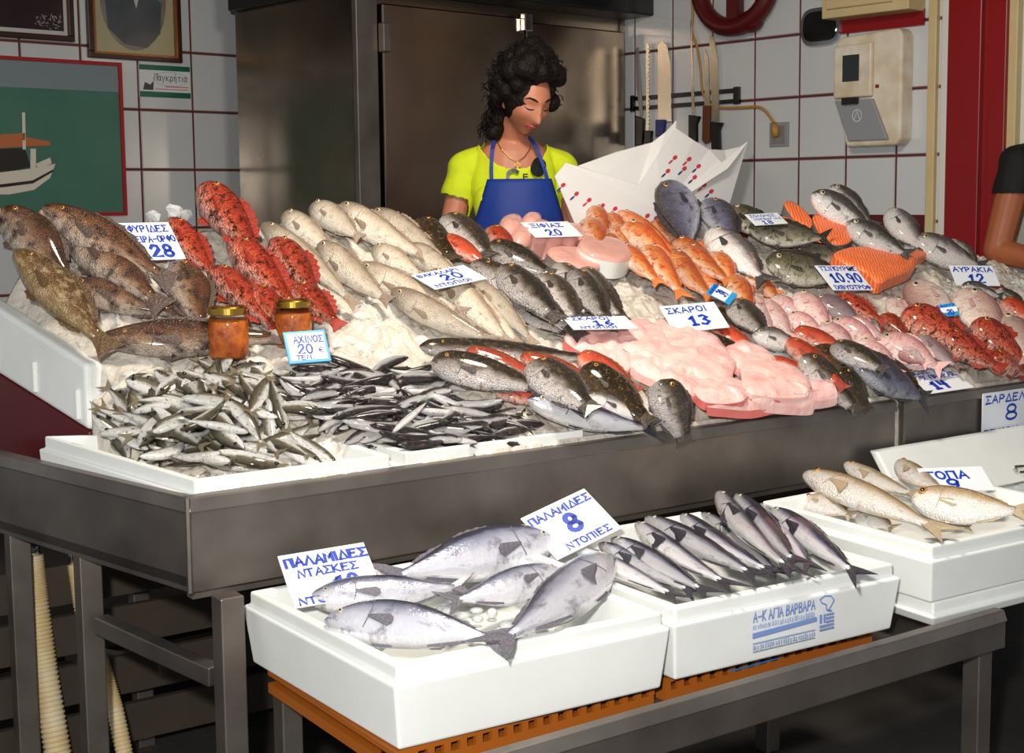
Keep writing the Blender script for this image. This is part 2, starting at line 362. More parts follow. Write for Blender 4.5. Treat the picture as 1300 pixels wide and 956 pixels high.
# ------------------------------------------------------------------ the counter's own axes: s along the front edge, t into the shop
O3 = on_z(236, 632, 0.86)
ES = unit((on_z(1135, 508, 0.86) - O3) * [1, 1, 0])
ET = np.array([-ES[1], ES[0], 0.0])
def W(s, t, z):
    return np.array([O3[0], O3[1], 0]) + ES * s + ET * t + np.array([0, 0, z])
def ST(P):
    d = np.asarray(P) - O3
    return d @ ES, d @ ET
CF = frame(np.array([O3[0], O3[1], 0.0]), ES, ET, (0, 0, 1))
TB_S = [-0.5, 2.0, 2.6, 3.4, 4.0]; TB_T = [1.0, 1.0, 0.80, 0.66, 0.6]
ZB_S = [-0.5, 1.1, 1.5, 2.0, 2.3, 2.6, 3.0, 3.4, 3.8]; ZB_Z = [1.375, 1.375, 1.34, 1.31, 1.31, 1.36, 1.31, 1.22, 1.12]
T0_S = [-0.1, 0.2, 0.5, 0.9, 4.0]; T0_T = [0.42, 0.26, 0.10, 0.0, 0.0]
def bed(s, t):
    tb = np.interp(s, TB_S, TB_T); zb = np.interp(s, ZB_S, ZB_Z); t0 = np.interp(s, T0_S, T0_T)
    x = np.clip((t - t0) / (tb - t0), -0.2, 1.25)
    soft = np.sqrt(x * x + 0.004) * 0.5 + x * 0.5          # eases the toe of the slope
    z0 = np.interp(s, [0.9, 1.15], [0.862, 0.878])
    return z0 + (zb - z0) * soft
def bed_n(s, t):
    e = 0.02
    dzs = (bed(s + e, t) - bed(s - e, t)) / (2 * e); dzt = (bed(s, t + e) - bed(s, t - e)) / (2 * e)
    return unit(-ES * dzs * 0.4 - ET * dzt + np.array([0, 0, 1]))
def on_bed(x, y, lift=0.0):
    d = ray(x, y); d = d / d[1]
    D = np.arange(2.0, 6.4, 0.01)
    P = CAM + D[:, None] * d
    q = P - O3
    s, t = q @ ES, q @ ET
    tb = np.interp(s, TB_S, TB_T)
    under = (P[:, 2] < bed(s, t) + lift) & (t > -0.05) | (t > tb + 0.03)
    i = int(np.argmax(under)) if under.any() else len(D) - 1
    return P[i]

def structure(mb, name, material, parent=None, **k):
    return tag(mb.build(name, material, parent, **k), kind='structure')

# ------------------------------------------------------------------ the room
WS = 1.12
U = np.array([math.sin(math.radians(48)), math.cos(math.radians(48)), 0])     # along the back wall, to the right
V = np.array([U[1], -U[0], 0])                                                # along the side wall, towards the street
K = np.array([0.53, 6.13, 0]) * WS                                            # inner corner
LW = np.array([-1.5, 5.83, 0]) * WS                                           # point on the left wall

structure(MB().box((-7, -4, -0.06), (7, 9, 0.0)), 'floor', M['floor'])
structure(MB().box((-7, 2.4, 2.95), (7, 9.5, 3.05)), 'ceiling', M['ceil'])
def wall(name, P, D, a0, a1, N, zt=2.95, thick=0.12):
    P = np.asarray(P)
    lo, hi = P + D * a0, P + D * a1
    b = [lo, hi, hi - N * thick, lo - N * thick]
    return structure(MB().hexa(b, [p + np.array([0, 0, zt]) for p in b]), name, M['grout'])
w_left = wall('wall_left', LW, U, -1.35, 3.2, V)
w_right = wall('wall_right', K, V, -1.15, 1.70, -U)
w_right['kind'] = 'structure'

def tiles(parent, P, D, N, px_cross, cols, rows, th, mw):
    # px_cross: four joint crossings (pixel, column, row) that set the grid on the wall plane
    pts = [(on_plane(x, y, P, N), c, r) for x, y, c, r in px_cross]
    A = np.array([[1, c] for _, c, r in pts], float); ya = np.array([(p - P) @ D for p, c, r in pts])
    a0, da = np.linalg.lstsq(A, ya, rcond=None)[0]
    B = np.array([[1, r] for _, c, r in pts], float); zb = np.array([p[2] for p, c, r in pts])
    z0, dz = np.linalg.lstsq(B, zb, rcond=None)[0]
    g = 0.005; da = abs(da) * (1 if da > 0 else -1)
    w, h = abs(da) - 2 * g, abs(dz) - 2 * g
    mb = MB()
    e = 0.003
    mb.add([(0, 0, 0), (w, 0, 0), (w, 0, h), (0, 0, h), (e, -th, e), (w - e, -th, e), (w - e, -th, h - e), (e, -th, h - e)],
           [(4, 5, 6, 7), (0, 1, 5, 4), (1, 2, 6, 5), (2, 3, 7, 6), (3, 0, 4, 7)])
    me = mb.mesh('tile'); me.materials.append(M['tile'])
    Mx = frame((0, 0, 0), D, -N, (0, 0, 1))
    for c in range(*cols):
        for r in range(*rows):
            a = a0 + da * c + g if da > 0 else a0 + da * (c + 1) + g
            z = z0 + dz * (r + 1) + g if dz < 0 else z0 + dz * r + g
            if a < mw[0] or a + w > mw[1] or z < 0.3 or z > 2.9: continue
            o = bpy.data.objects.new('tile', me); COL.objects.link(o)
            q = P + D * a + np.array([0, 0, z])
            o.matrix_world = Matrix.Translation(Vector(q)) @ Mx
            o.parent = parent
    return a0, da, z0, dz
tiles(w_left, LW, U, V, [(244.4, 141.5, 0, 0), (248, 215.5, 0, 1), (177.4, 140.5, -1, 0), (181, 215, -1, 1), (100, 58, -2, -1), (240.5, 66, 0, -1)], (-8, 3), (-4, 7), 0.006, (-1.36, 1.2))
tiles(w_right, K, V, -U, [(957.7, 128, 0, 1), (957, 204, 0, 2), (958.6, 50, 0, 0), (1016, 123.5, 1, 1), (1014.5, 202, 1, 2), (1138.5, 197.5, 3, 2), (854.6, 62, -2, 0), (807, 137, -3, 1)], (-7, 6), (-3, 7), 0.006, (-0.9, 1.9))

# right end of the side wall: trim, red post, jambs
def post(name, x0, x1, y, material, a_off, depth, kind='structure', zt=2.95):
    n = -U
    p, q = on_plane(x0, y, K + n * a_off, n), on_plane(x1, y, K + n * a_off, n)
    p[2] = q[2] = 0
    b = [p, q, q - n * depth, p - n * depth]
    return structure(MB().hexa(b, [v + np.array([0, 0, zt]) for v in b]), name, material, bevel=0.004)
post('trim_1', 1176, 1186.5, 150, M['cream'], 0.03, 0.12)
post('gap_shade', 1187, 1193, 150, M['black'], 0.0, 0.1)  # black strip stands in for the dark gap beside the cream trim
post('trim_3', 1193, 1201, 150, M['offwhite'], 0.03, 0.14)
post('trim_4', 1201, 1243, 150, M['red'], 0.05, 0.14)
post('trim_5', 1243, 1275, 150, M['red'], 0.02, 0.14)
post('trim_6', 1275, 1289, 150, M['cream'], 0.0, 0.12)
post('trim_7', 1289, 1330, 150, M['offwhite'], -0.04, 0.12)
# dado band under the tiles of the side wall
b0, b1 = K + V * 0.0 - U * 0.012, K + V * 1.66 - U * 0.012
structure(MB().hexa([b0 + [0, 0, .9], b1 + [0, 0, .9], b1 + U * .02 + [0, 0, .9], b0 + U * .02 + [0, 0, .9]], [b0 + [0, 0, 1.36], b1 + [0, 0, 1.36], b1 + U * .02 + [0, 0, 1.36], b0 + U * .02 + [0, 0, 1.36]]), 'baseboard_right', M['maroon'])
# raised duckboard the sellers stand on
db = empty('duckboard', W(1.0, 1.25, 0), 'raised wooden duckboard floor behind the fish counter', 'platform')
for i in range(7):
    MB().box((-1.6, 1.12 + i * 0.125, 0.20), (3.4, 1.23 + i * 0.125, 0.25)).build('plank', M['wood'], db, world=True, M=None).matrix_world = CF
for s_ in (-1.4, 0.9, 3.2):
    MB().box((s_, 1.12, 0.0), (s_ + 0.09, 1.98, 0.20)).build('bearer', M['wood'], db, world=True).matrix_world = CF

# ------------------------------------------------------------------ fridge
FC = np.array([-0.565, 5.14, 0]) * WS                     # near left corner of the fridge front
fr = empty('steel_fridge', FC, 'tall stainless steel two-door fridge behind the seller', 'fridge')
FL = float((K - FC) @ U)                                  # front length
FD = 0.93
zt = float(on_plane(491, 6, FC, V)[2])
FX = frame(FC, U, -V, (0, 0, 1))                          # local x along the front, y into the fridge
def fpx(x): return float((on_plane(x, 120, FC, V) - FC) @ U)
def fpart(name, mb, material, **k):
    o = mb.build(name, material, fr, **k); o.matrix_parent_inverse = fr.matrix_world.inverted(); o.matrix_world = FX; return o
fpart('body', MB().box((0, 0.02, 0.0), (FL - 0.02, FD, zt + 0.05)), M['fridge_steel'])
fpart('corner_post', MB().box((0, -0.012, 0.0), (fpx(479), 0.02, zt + 0.03)), M['steel'], bevel=0.004)
fpart('door', MB().box((fpx(482), -0.03, 0.12), (fpx(661), 0.018, zt)), M['fridge_steel'], bevel=0.006)
fpart('door', MB().box((fpx(663), -0.03, 0.12), (fpx(788), 0.018, zt - 0.015)), M['fridge_steel'], bevel=0.006)
for zz in (zt - 0.13, 0.5):
    h = fpart('hinge', MB().box((fpx(479), -0.05, zz - 0.07), (fpx(489), -0.012, zz + 0.05)), M['steel'], bevel=0.005)
fpart('latch', MB().box((fpx(656), -0.06, zt - 0.06), (fpx(666), -0.03, zt + 0.02)), M['chrome'], bevel=0.004)
hood = MB().box((-0.04, -0.16, zt + 0.052), (fpx(800), FD, zt + 0.30)).build('hood', M['black'], None, bevel=0.01)
hood.matrix_world = FX
tag(hood, 'black box housing lying on top of the steel fridge', 'housing')

# ------------------------------------------------------------------ steel trays of the counter
def tray(name, s0, s1, slant, label):
    e = empty(name, W(s0, 0, 0.66), label, 'steel tray')
    def part(n, mb, m=M['steel'], **k):
        o = mb.build(n, m, e, **k); o.matrix_parent_inverse = e.matrix_world.inverted(); o.matrix_world = CF; return o
    zt_, zb_ = 0.86, 0.667
    x = lambda t: s0 + slant * t                       # left edge, may run out obliquely
    dp = 0.95
    part('front_panel', MB().box((s0, -0.004, zb_), (s1, 0.012, zt_ - 0.028)))
    part('front_rim', MB().hexa([(s0, -0.014, zt_ - 0.03), (s1, -0.014, zt_ - 0.03), (s1, 0.02, zt_ - 0.03), (s0, 0.02, zt_ - 0.03)],
                               [(s0, -0.008, zt_), (s1, -0.008, zt_), (s1, 0.02, zt_ + 0.002), (s0, 0.02, zt_ + 0.002)]), bevel=0.003)
    part('side_panel', MB().hexa([(x(0), 0, zb_), (x(0) + .012, 0, zb_), (x(dp) + .012, dp, zb_), (x(dp), dp, zb_)], [(x(0), 0, zt_ - .028), (x(0) + .012, 0, zt_ - .028), (x(dp) + .012, dp, zt_ - .028), (x(dp), dp, zt_ - .028)]))
    part('side_rim', MB().hexa([(x(0) - .006, -0.01, zt_ - .03), (x(0) + .03, -0.01, zt_ - .03), (x(dp) + .03, dp, zt_ - .03), (x(dp) - .006, dp, zt_ - .03)], [(x(0), -0.008, zt_), (x(0) + .03, -0.008, zt_), (x(dp) + .03, dp, zt_), (x(dp), dp, zt_)]), bevel=0.003)
    part('side_panel', MB().box((s1 - .012, 0.0, zb_), (s1, dp * .75, zt_)))
    part('corner_weld', MB().tube([(s0, -0.006, zb_), (s0, -0.008, zt_)], 0.006, 6))
    part('tray_floor', MB().hexa([(x(0), 0.0, zb_ + .01), (s1, 0.0, zb_ + .01), (s1, dp, zb_ + .01), (x(dp), dp, zb_ + .01)], [(x(0), 0.0, zb_ + .03), (s1, 0.0, zb_ + .03), (s1, dp, zb_ + .03), (x(dp), dp, zb_ + .03)]))
    return e
SL = -0.235
tray('steel_tray', 0.0, 2.12, SL, 'long stainless steel counter tray with welded corner, holding foam boxes and ice')
tray('steel_tray', 2.155, 3.62, 0.0, 'shorter stainless steel counter tray with the sardine price card on its front')

# sloping support and foam end boards
sb = MB().hexa([tuple(CF @ Vector(p)) for p in ((0.02, 0.62, 0.78), (2.1, 0.62, 0.78), (2.1, 0.98, 0.78), (-0.06, 0.98, 0.78))],
               [tuple(CF @ Vector(p)) for p in ((0.02, 0.62, 0.90), (2.1, 0.62, 1.0), (2.1, 0.98, 1.2), (-0.06, 0.98, 1.2))]).build('slope_board', M['maroon'])
tag(sb, 'sloping maroon board carrying the ice bed behind the steel tray', 'support board')
def end_board(name, pts_out, thick, label, n_ribs=0):
    # pts_out: (s, t, z_bottom, z_top) of the two ends along the outer face
    (s0, t0, a0, b0), (s1, t1, a1, b1) = pts_out
    d = unit(W(s1, t1, 0) - W(s0, t0, 0)); n = np.cross(d, [0, 0, 1])
    p0, p1 = W(s0, t0, 0), W(s1, t1, 0)
    z = lambda p, h: p + np.array([0, 0, h])
    e = empty(name, z(p0, a0), label, 'foam board')
    MB().hexa([z(p0, a0), z(p0 + n * thick, a0), z(p1 + n * thick, a1), z(p1, a1)], [z(p0, b0), z(p0 + n * thick, b0), z(p1 + n * thick, b1), z(p1, b1)]).build('slab', M['foam'], e, world=True, bevel=0.012, seg=3)
    L = np.linalg.norm(p1 - p0)
    for k in range(n_ribs):
        f0 = 0.06 + 0.30 * k
        q = p0 + d * L * f0; ha = a0 + (a1 - a0) * f0; hb = b0 + (b1 - b0) * f0
        MB().beam(z(q - n * 0.003, ha + .015), z(q - n * 0.003, ha + (hb - ha) * .55), 0.012, 0.012, up=d).build('rib', M['foam'], e, world=True, bevel=0.003)
    return e
PB0 = on_plane(112, 537, W(-0.005, 0.60, 0.9), ET); PB1 = on_plane(112, 463, W(-0.005, 0.60, 0.9), ET)
sB, tB = ST(PB0)
_nb = np.cross(unit(W(-0.30, 1.0, 0) - W(0, 0, 0)), [0, 0, 1]); _b0, _b1 = on_plane(-60, 429, W(sB, tB, 0), _nb), on_plane(-60, 352, W(sB, tB, 0), _nb)
sB2, tB2 = ST(_b0)
end_board('foam_end_board', [(sB, tB, PB0[2] - 0.02, PB1[2]), (sB2, tB2, float(_b0[2]) - .02, float(_b1[2]))], 0.05, 'thick white foam board walling the left end of the ice beside the groupers', 3)
mbrd = MB().hexa([W(sB, tB, .70), W(sB + .02, tB, .70), W(sB2 + .02, tB2, .70), W(sB2, tB2, .70)], [W(sB, tB, PB0[2] - .022), W(sB + .02, tB, PB0[2] - .022), W(sB2 + .02, tB2, _b0[2] - .022), W(sB2, tB2, _b0[2] - .022)]).build('side_board', M['maroon'], bevel=0.004)
tag(mbrd, 'dark maroon side board below the thick foam end board', 'board')
end_board('foam_end_board', [(3.62, 0.02, 0.86, 0.95), (3.50, 0.70, 1.06, 1.185)], 0.05, 'white foam edge closing the display beside the man in black')

# ------------------------------------------------------------------ crushed ice
def vnoise(x, y, f, seed):
    r = np.random.RandomState(seed).rand(256, 256)
    x, y = x * f, y * f
    i, j = np.floor(x).astype(int), np.floor(y).astype(int)
    u, v = x - i, y - j
    u, v = u * u * (3 - 2 * u), v * v * (3 - 2 * v)
    g = lambda a, b: r[a % 256, b % 256]
    return (g(i, j) * (1 - u) + g(i + 1, j) * u) * (1 - v) + (g(i, j + 1) * (1 - u) + g(i + 1, j + 1) * u) * v - 0.5
def ice_left(t): return np.where(t < 0.56, 0.06 - 0.12 * t, sB + 0.045 + (sB2 - sB) / (tB2 - tB) * (t - tB))
ns, nt_ = 620, 170
tt = np.linspace(0.012, 1.0, nt_)
vs = np.zeros((nt_, ns, 3))
for j, a in enumerate(tt):
    s_ = np.linspace(0, 1, ns); s_ = ice_left(a * 1.0) * (1 - s_) + 3.585 * s_
    tb = np.interp(s_, TB_S, TB_T); t_ = a * tb
    s_ = np.maximum(s_, ice_left(t_))
    z_ = bed(s_, t_) - 0.012
    z_ = z_ + 0.030 * vnoise(s_, t_, 9, 1) + 0.022 * vnoise(s_, t_, 24, 2) + 0.016 * vnoise(s_, t_, 60, 3) + 0.006 * vnoise(s_, t_, 130, 4)
    z_ = np.where(t_ < 0.03, np.minimum(z_, 0.872), z_)
    kb = (t_ - tB) / (tB2 - tB); zedge = PB1[2] + (float(_b1[2]) - PB1[2]) * kb - 0.012
    fe = np.clip((s_ - ice_left(t_)) / 0.10, 0, 1); z_ = np.where((t_ > 0.56) & (s_ < 0.4), np.minimum(z_, zedge) * (1 - fe) + z_ * fe, z_)
    vs[j, :, :] = np.array([O3[0], O3[1], 0]) + s_[:, None] * ES + t_[:, None] * ET; vs[j, :, 2] = z_
ICE = vs.copy()
sk = vs[[0, -1]].copy(); sk[0, :, 2] = 0.70; sk[1, :, 2] = 0.9
V_ = np.concatenate([sk[:1], vs, sk[1:]], 0)
cl = V_[:, :1].copy(); cl[:, :, 2] = 0.72; V_ = np.concatenate([cl, V_], 1); ns += 1
mbi = MB(); R_ = V_.shape[0]
mbi.v = [tuple(p) for p in V_.reshape(-1, 3).tolist()]
idx = np.arange(R_ * ns).reshape(R_, ns)
mbi.f = np.stack([idx[:-1, :-1], idx[:-1, 1:], idx[1:, 1:], idx[1:, :-1]], -1).reshape(-1, 4).tolist()
ice = mbi.build('crushed_ice', M['ice'], smooth=True)
tag(ice, 'bed of crushed ice under the fish on the sloping counter', 'ice', kind='stuff')
mbs = MB()
for k in range(1500):
    j, i = rng.randrange(2, nt_), rng.randrange(ns - 1)
    p = ICE[j, i]; r = rng.uniform(0.004, 0.011) * (1.7 if rng.random() < .08 else 1)
    a = [np.array([rng.gauss(0, 1) for _ in range(3)]) for _ in range(6)]
    q = [p + unit(v) * r * rng.uniform(.5, 1.3) for v in ([1, .2, 0], [-1, 0, .3], [0, 1, .1], [.2, -1, 0], [0, .2, 1], [0, 0, -1])]
    q = [v + x * r * .25 for v, x in zip(q, a)]
    mbs.add(q, [(0, 2, 4), (2, 1, 4), (1, 3, 4), (3, 0, 4), (2, 0, 5), (1, 2, 5), (3, 1, 5), (0, 3, 5)])
o = mbs.build('ice_chips', M['ice_clear'])
tag(o, 'loose glassy ice chips scattered over the crushed ice', 'ice', kind='stuff')
for k, (x, y, r) in enumerate([(302, 272, .026), (486, 287, .026), (505, 278, .024), (222, 270, .022), (236, 276, .02), (195, 277, .02)]):
    p = on_bed(x, y, 0.0); b = bmesh.new(); bmesh.ops.create_icosphere(b, subdivisions=2, radius=r)
    for v in b.verts: v.co = v.co * (0.75 + 0.5 * noise.noise(v.co * 40 + Vector((k * 3.1, 0, 0)))) * (1 + 0.35 * (v.co.z > 0)) + Vector(p)
    me = bpy.data.meshes.new('ice_lump'); b.to_mesh(me); b.free(); me.materials.append(M['ice_clear'])
    o = bpy.data.objects.new('ice_lump', me); COL.objects.link(o)
    tag(o, 'large clear lump of ice at the back edge of the ice bed', 'ice lump', 'clear ice lumps along the back of the bed')

# ------------------------------------------------------------------ polystyrene boxes
def foam_box(name, c4, z0, zr, label, wall_=0.03, lip=0.012, inner=0.05, group=None):
    # c4: four outer (s, t) corners counter-clockwise; zr: rim height at each corner
    c = [np.array(p, float) for p in c4]; m = sum(c) / 4
    zr = zr if hasattr(zr, '__len__') else [zr] * 4
    sh = lambda d: [p + (m - p) / np.linalg.norm(m - p) * d * 1.35 for p in c]
    base, out, led, rimi, ini, bot = sh(0.014), sh(0), sh(lip), sh(wall_), sh(wall_ + .004), sh(wall_ + .02)
    rings = [[W(p[0], p[1], z0) for p in base], [W(p[0], p[1], z - 0.03) for p, z in zip(out, zr)], [W(p[0], p[1], z - 0.028) for p, z in zip(led, zr)], [W(p[0], p[1], z) for p, z in zip(led, zr)],
             [W(p[0], p[1], z) for p, z in zip(rimi, zr)], [W(p[0], p[1], z0 + inner) for p in bot]]
    mb = MB(); vs_ = [p for r in rings for p in r]; fs = []
    for i in range(5):
        for k in range(4): fs.append((i * 4 + k, i * 4 + (k + 1) % 4, (i + 1) * 4 + (k + 1) % 4, (i + 1) * 4 + k))
    fs.append((3, 2, 1, 0)); fs.append((20, 21, 22, 23)); mb.add(vs_, fs)
    e = empty(name, W(m[0], m[1], z0), label, 'foam box', group)
    mb.build('shell', M['foam'], e, world=True, bevel=0.007, seg=3)
    return e
foam_box('foam_fish_box', [(0.018, 0.012), (0.492, 0.012), (0.46, 0.36), (-0.118, 0.60)], 0.70, [0.888, 0.888, 0.905, 0.915], 'white foam box of sardines in the welded corner of the steel tray', inner=.12)
foam_box('foam_fish_box', [(0.505, 0.012), (1.03, 0.012), (1.03, 0.26), (0.47, 0.34)], 0.70, [0.888, 0.888, 0.892, 0.90], 'white foam box of anchovies behind the steel tray rim', inner=.12)
ZL = 0.66
box1 = foam_box('foam_fish_box', [(0.115, -0.625), (0.70, -0.66), (0.72, -0.03), (0.10, -0.03)], ZL - 0.15, ZL, 'white foam box holding five fat bonitos', wall_=.035)
box2 = foam_box('foam_fish_box', [(0.712, -0.655), (1.325, -0.69), (1.33, -0.05), (0.725, -0.03)], ZL - 0.145, ZL, 'white foam box with blue stamp, full of slim blue-backed fish', wall_=.035)
foam_box('foam_fish_box', [(1.355, -0.745), (2.0, -0.77), (2.02, -0.19), (1.385, -0.19)], 0.575, 0.70, 'white foam box of bogue fish, set on another foam box', wall_=.035)
foam_box('foam_fish_box', [(1.37, -0.74), (2.02, -0.765), (2.04, -0.20), (1.40, -0.20)], 0.52, 0.574, 'shallow white foam box under the bogue box', wall_=.035, inner=.03)
foam_box('foam_fish_box', [(2.03, -0.52), (2.65, -0.52), (2.65, -0.03), (2.03, -0.03)], 0.50, 0.655, 'grey-shaded white foam box beneath the sardine price card', wall_=.035)
lidp = MB().hexa([W(1.98, -0.16, .60), W(2.7, -.16, .60), W(2.7, -.13, .60), W(1.98, -.13, .60)], [W(1.98, -.06, .735), W(2.7, -.06, .735), W(2.7, -.03, .735), W(1.98, -.03, .735)]).build('foam_sheet', M['foam'], bevel=.006)
tag(lidp, 'white foam sheet leaning under the shorter steel tray', 'foam sheet')
tall = MB().hexa([W(2.06, -0.735, 0), W(2.7, -.735, 0), W(2.7, -.55, 0), W(2.06, -.55, 0)], [W(2.06, -0.735, .56), W(2.7, -.735, .56), W(2.7, -.55, .56), W(2.06, -.55, .56)]).build('tall_white_box', M['offwhite'], bevel=.01)
tag(tall, 'tall plain white box standing past the end of the lower rail', 'box')

# lower steel stand: rail, shelf, legs
ls = empty('lower_stand', W(0.8, -0.73, 0), 'low stainless steel stand with a deep front rail under the foam boxes', 'stand')
def lpart(n, mb, m=M['steel'], **k):
    o = mb.build(n, m, ls, **k); o.matrix_parent_inverse = ls.matrix_world.inverted(); o.matrix_world = CF; return o
RE = on_plane(1275, 774, W(0, -0.78, 0), ET); sr = ST(RE)[0]; zr_ = float(RE[2])
lpart('front_rail', MB().box((0.1, -0.785, zr_ - 0.085), (sr, -0.765, zr_ - 0.022)), bevel=.003)
lpart('rail_lip', MB().hexa([(0.1, -.79, zr_ - .024), (sr, -.79, zr_ - .024), (sr, -.75, zr_ - .024), (0.1, -.75, zr_ - .024)], [(0.1, -.78, zr_), (sr, -.78, zr_), (sr, -.755, zr_), (0.1, -.755, zr_)]), bevel=.002)
lpart('shelf', MB().box((0.14, -0.60, zr_ - 0.085), (sr, -0.06, zr_ - 0.075)))
for s_ in (0.14, sr - 0.055):
    for t_ in (-0.76, -0.12):
        lpart('leg', MB().box((s_, t_, 0), (s_ + 0.045, t_ + 0.045, zr_ - 0.085)), bevel=.003)

# orange crates carrying the boxes
def crate(s0, s1, label):
    e = empty('plastic_crate', W(s0, -0.62, zr_ - .075), label, 'crate', 'orange crates under the foam boxes')
    def cp(n, mb, m=M['orange'], **k):
        o = mb.build(n, m, e, **k); o.matrix_parent_inverse = e.matrix_world.inverted(); o.matrix_world = CF; return o
    z0, z1 = zr_ - 0.075, ZL - 0.151
    cp('rim', MB().box((s0, -0.61, z1 - .010), (s1, -0.59, z1)).box((s0, -0.12, z1 - .010), (s1, -0.10, z1)).box((s0, -.59, z1 - .010), (s0 + .02, -.12, z1)).box((s1 - .02, -.59, z1 - .010), (s1, -.12, z1)))
    cp('base', MB().box((s0, -0.61, z0), (s1, -0.10, z0 + .02)))
    cp('slot_shade', MB().box((s0, -0.575, z0 + .02), (s1, -0.565, z1 - .010)), M['black'])  # black sheet behind the slats, stands in for the shade inside the crate
    n = 18
    for i in range(n):
        x = s0 + (s1 - s0 - .012) * i / (n - 1)
        cp('slat', MB().box((x, -0.61, z0 + .02), (x + .014, -0.60, z1 - .010)))
    return cp
crate(0.12, 0.70, 'slatted orange plastic crate under the bonito box')
cp = crate(0.73, 1.33, 'slatted orange plastic crate under the stamped foam box')
cp('tag', MB().box((0.90, -0.614, zr_ - .05), (1.04, -0.611, ZL - .17)), M['cratetag'])

# counter frame: square tube legs, cross bars
cf = empty('counter_frame', W(0.05, 0.1, 0), 'square steel tube frame of legs and bars under the tray', 'frame')
def slant_pt(x, y, off=0.03):
    n = unit(np.cross(W(SL, 1, 0) - W(0, 0, 0), [0, 0, 1])); return on_plane(x, y, W(off, 0, 0), n)
def leg_at(x, y, w=.048, off=.03):
    p = slant_pt(x, y, off); s_, t_ = ST(p)
    o = MB().box((s_ - w / 2, t_ - w / 2, 0), (s_ + w / 2, t_ + w / 2, .672)).build('leg', M['steel'], cf, bevel=.003)
    o.matrix_parent_inverse = cf.matrix_world.inverted(); o.matrix_world = CF
    return p
A_ = leg_at(290, 790, .05); B_ = leg_at(113, 760, .05); C_ = leg_at(24, 720, .05)
leg_at(177, 770, .045, .42)
MB().beam(slant_pt(128, 792), slant_pt(274, 858), .035, .04).build('cross_bar', M['steel'], cf, world=True, bevel=.003)
q0, q1 = slant_pt(128, 792), slant_pt(24, 745)
MB().beam(W(0.02, 0.05, .655), W(2.1, .05, .655), .03, .03).build('top_bar', M['steel'], cf, world=True)
pz_ = slant_pt(210, 850, .42)
MB().beam(W(*ST(pz_), float(pz_[2])), W(ST(pz_)[0] - .16, ST(pz_)[1] + .3, float(pz_[2])), .03, .04).build('cross_bar', M['steel'], cf, world=True)
for s_ in (2.05, 2.25, 3.6):
    o = MB().box((s_ - .024, .08, 0), (s_ + .024, .13, .672)).build('leg', M['steel'], cf, bevel=.003); o.matrix_parent_inverse = cf.matrix_world.inverted(); o.matrix_world = CF

# ribbed drain hoses
def hose(pts, r, label):
    p = [np.asarray(q) for q in pts]; P = []; Rr = []
    n = 420
    for i in range(n + 1):
        f = i / n * (len(p) - 1); k = min(int(f), len(p) - 2); P.append(p[k] * (1 - (f - k)) + p[k + 1] * (f - k))
        Rr.append(r * (1 + 0.07 * math.cos(i * math.pi / 3)))
    e = empty('drain_hose', P[0], label, 'hose')
    MB().tube(P, Rr, 16).build('hose_body', M['hose'], e, world=True, smooth=True)
    MB().tube([P[0] + [0, 0, .05], P[0] - [0, 0, .01]], r * .8, 16).build('outlet', M['chrome'], e, world=True, smooth=True)
h0 = [slant_pt(38, 706, .10), slant_pt(44, 760, .10), slant_pt(56, 850, .10), slant_pt(74, 960, .10), slant_pt(95, 1080, .10)]
hose(h0, .031, 'thick cream ribbed drain hose with rust stains under the tray')
h1 = [slant_pt(96, 716, .2), slant_pt(104, 770, .2), slant_pt(128, 840, .2), slant_pt(146, 900, .2), slant_pt(165, 990, .2)]
hose(h1, .020, 'thin cream ribbed hose half hidden behind the square leg')
# wooden crate in the gloom under the counter
wc = empty('wooden_crate', W(0.2, 0.85, 0), 'old wooden slatted crate in the dark under the counter', 'crate')
for i in range(4):
    o = MB().box((-0.35, 0.80, .06 + i * .13), (1.2, .82, .16 + i * .13)).build('slat', M['wood'], wc); o.matrix_parent_inverse = wc.matrix_world.inverted(); o.matrix_world = CF
for s_ in (-.35, .4, 1.15):
    o = MB().box((s_, .82, 0), (s_ + .05, .87, .56)).build('post', M['wood'], wc); o.matrix_parent_inverse = wc.matrix_world.inverted(); o.matrix_world = CF

# ------------------------------------------------------------------ things on the walls
WLF = frame(LW, U, -V, (0, 0, 1))
WRF = frame(K, V, U, (0, 0, 1))
def lw(x, y): p = on_plane(x, y, LW, V) - LW; return float(p @ U), float(p[2])
def rw(x, y): p = on_plane(x, y, K, -U) - K; return float(p @ V), float(p[2])
def wthing(name, WF, a, z, label, cat, group=None):
    return empty(name, WF @ Matrix.Translation((a, 0, z)), label, cat, group)
def wpart(root, WF, name, mb, material, **k):
    o = mb.build(name, material, root, **k); o.matrix_parent_inverse = root.matrix_world.inverted(); o.matrix_world = WF; return o
def frame_bars(a0, z0, a1, z1, w, y0, y1):
    return [MB().box((a0, y0, z0), (a1, y1, z0 + w)), MB().box((a0, y0, z1 - w), (a1, y1, z1)), MB().box((a0, y0, z0 + w), (a0 + w, y1, z1 - w)), MB().box((a1 - w, y0, z0 + w), (a1, y1, z1 - w))]
def flat(pts, y, th=0.0015):
    n = len(pts)
    # thin plate facing the room
    return MB().add([(a, y, z) for a, z in pts] + [(a, y + th, z) for a, z in pts], [tuple(range(n)), tuple(range(2 * n - 1, n - 1, -1))] + [(i, n + i, n + (i + 1) % n, (i + 1) % n) for i in range(n)])
def disc(cx, cz, rx, rz, n=28): return [(cx + rx * math.cos(2 * math.pi * i / n), cz + rz * math.sin(2 * math.pi * i / n)) for i in range(n)]

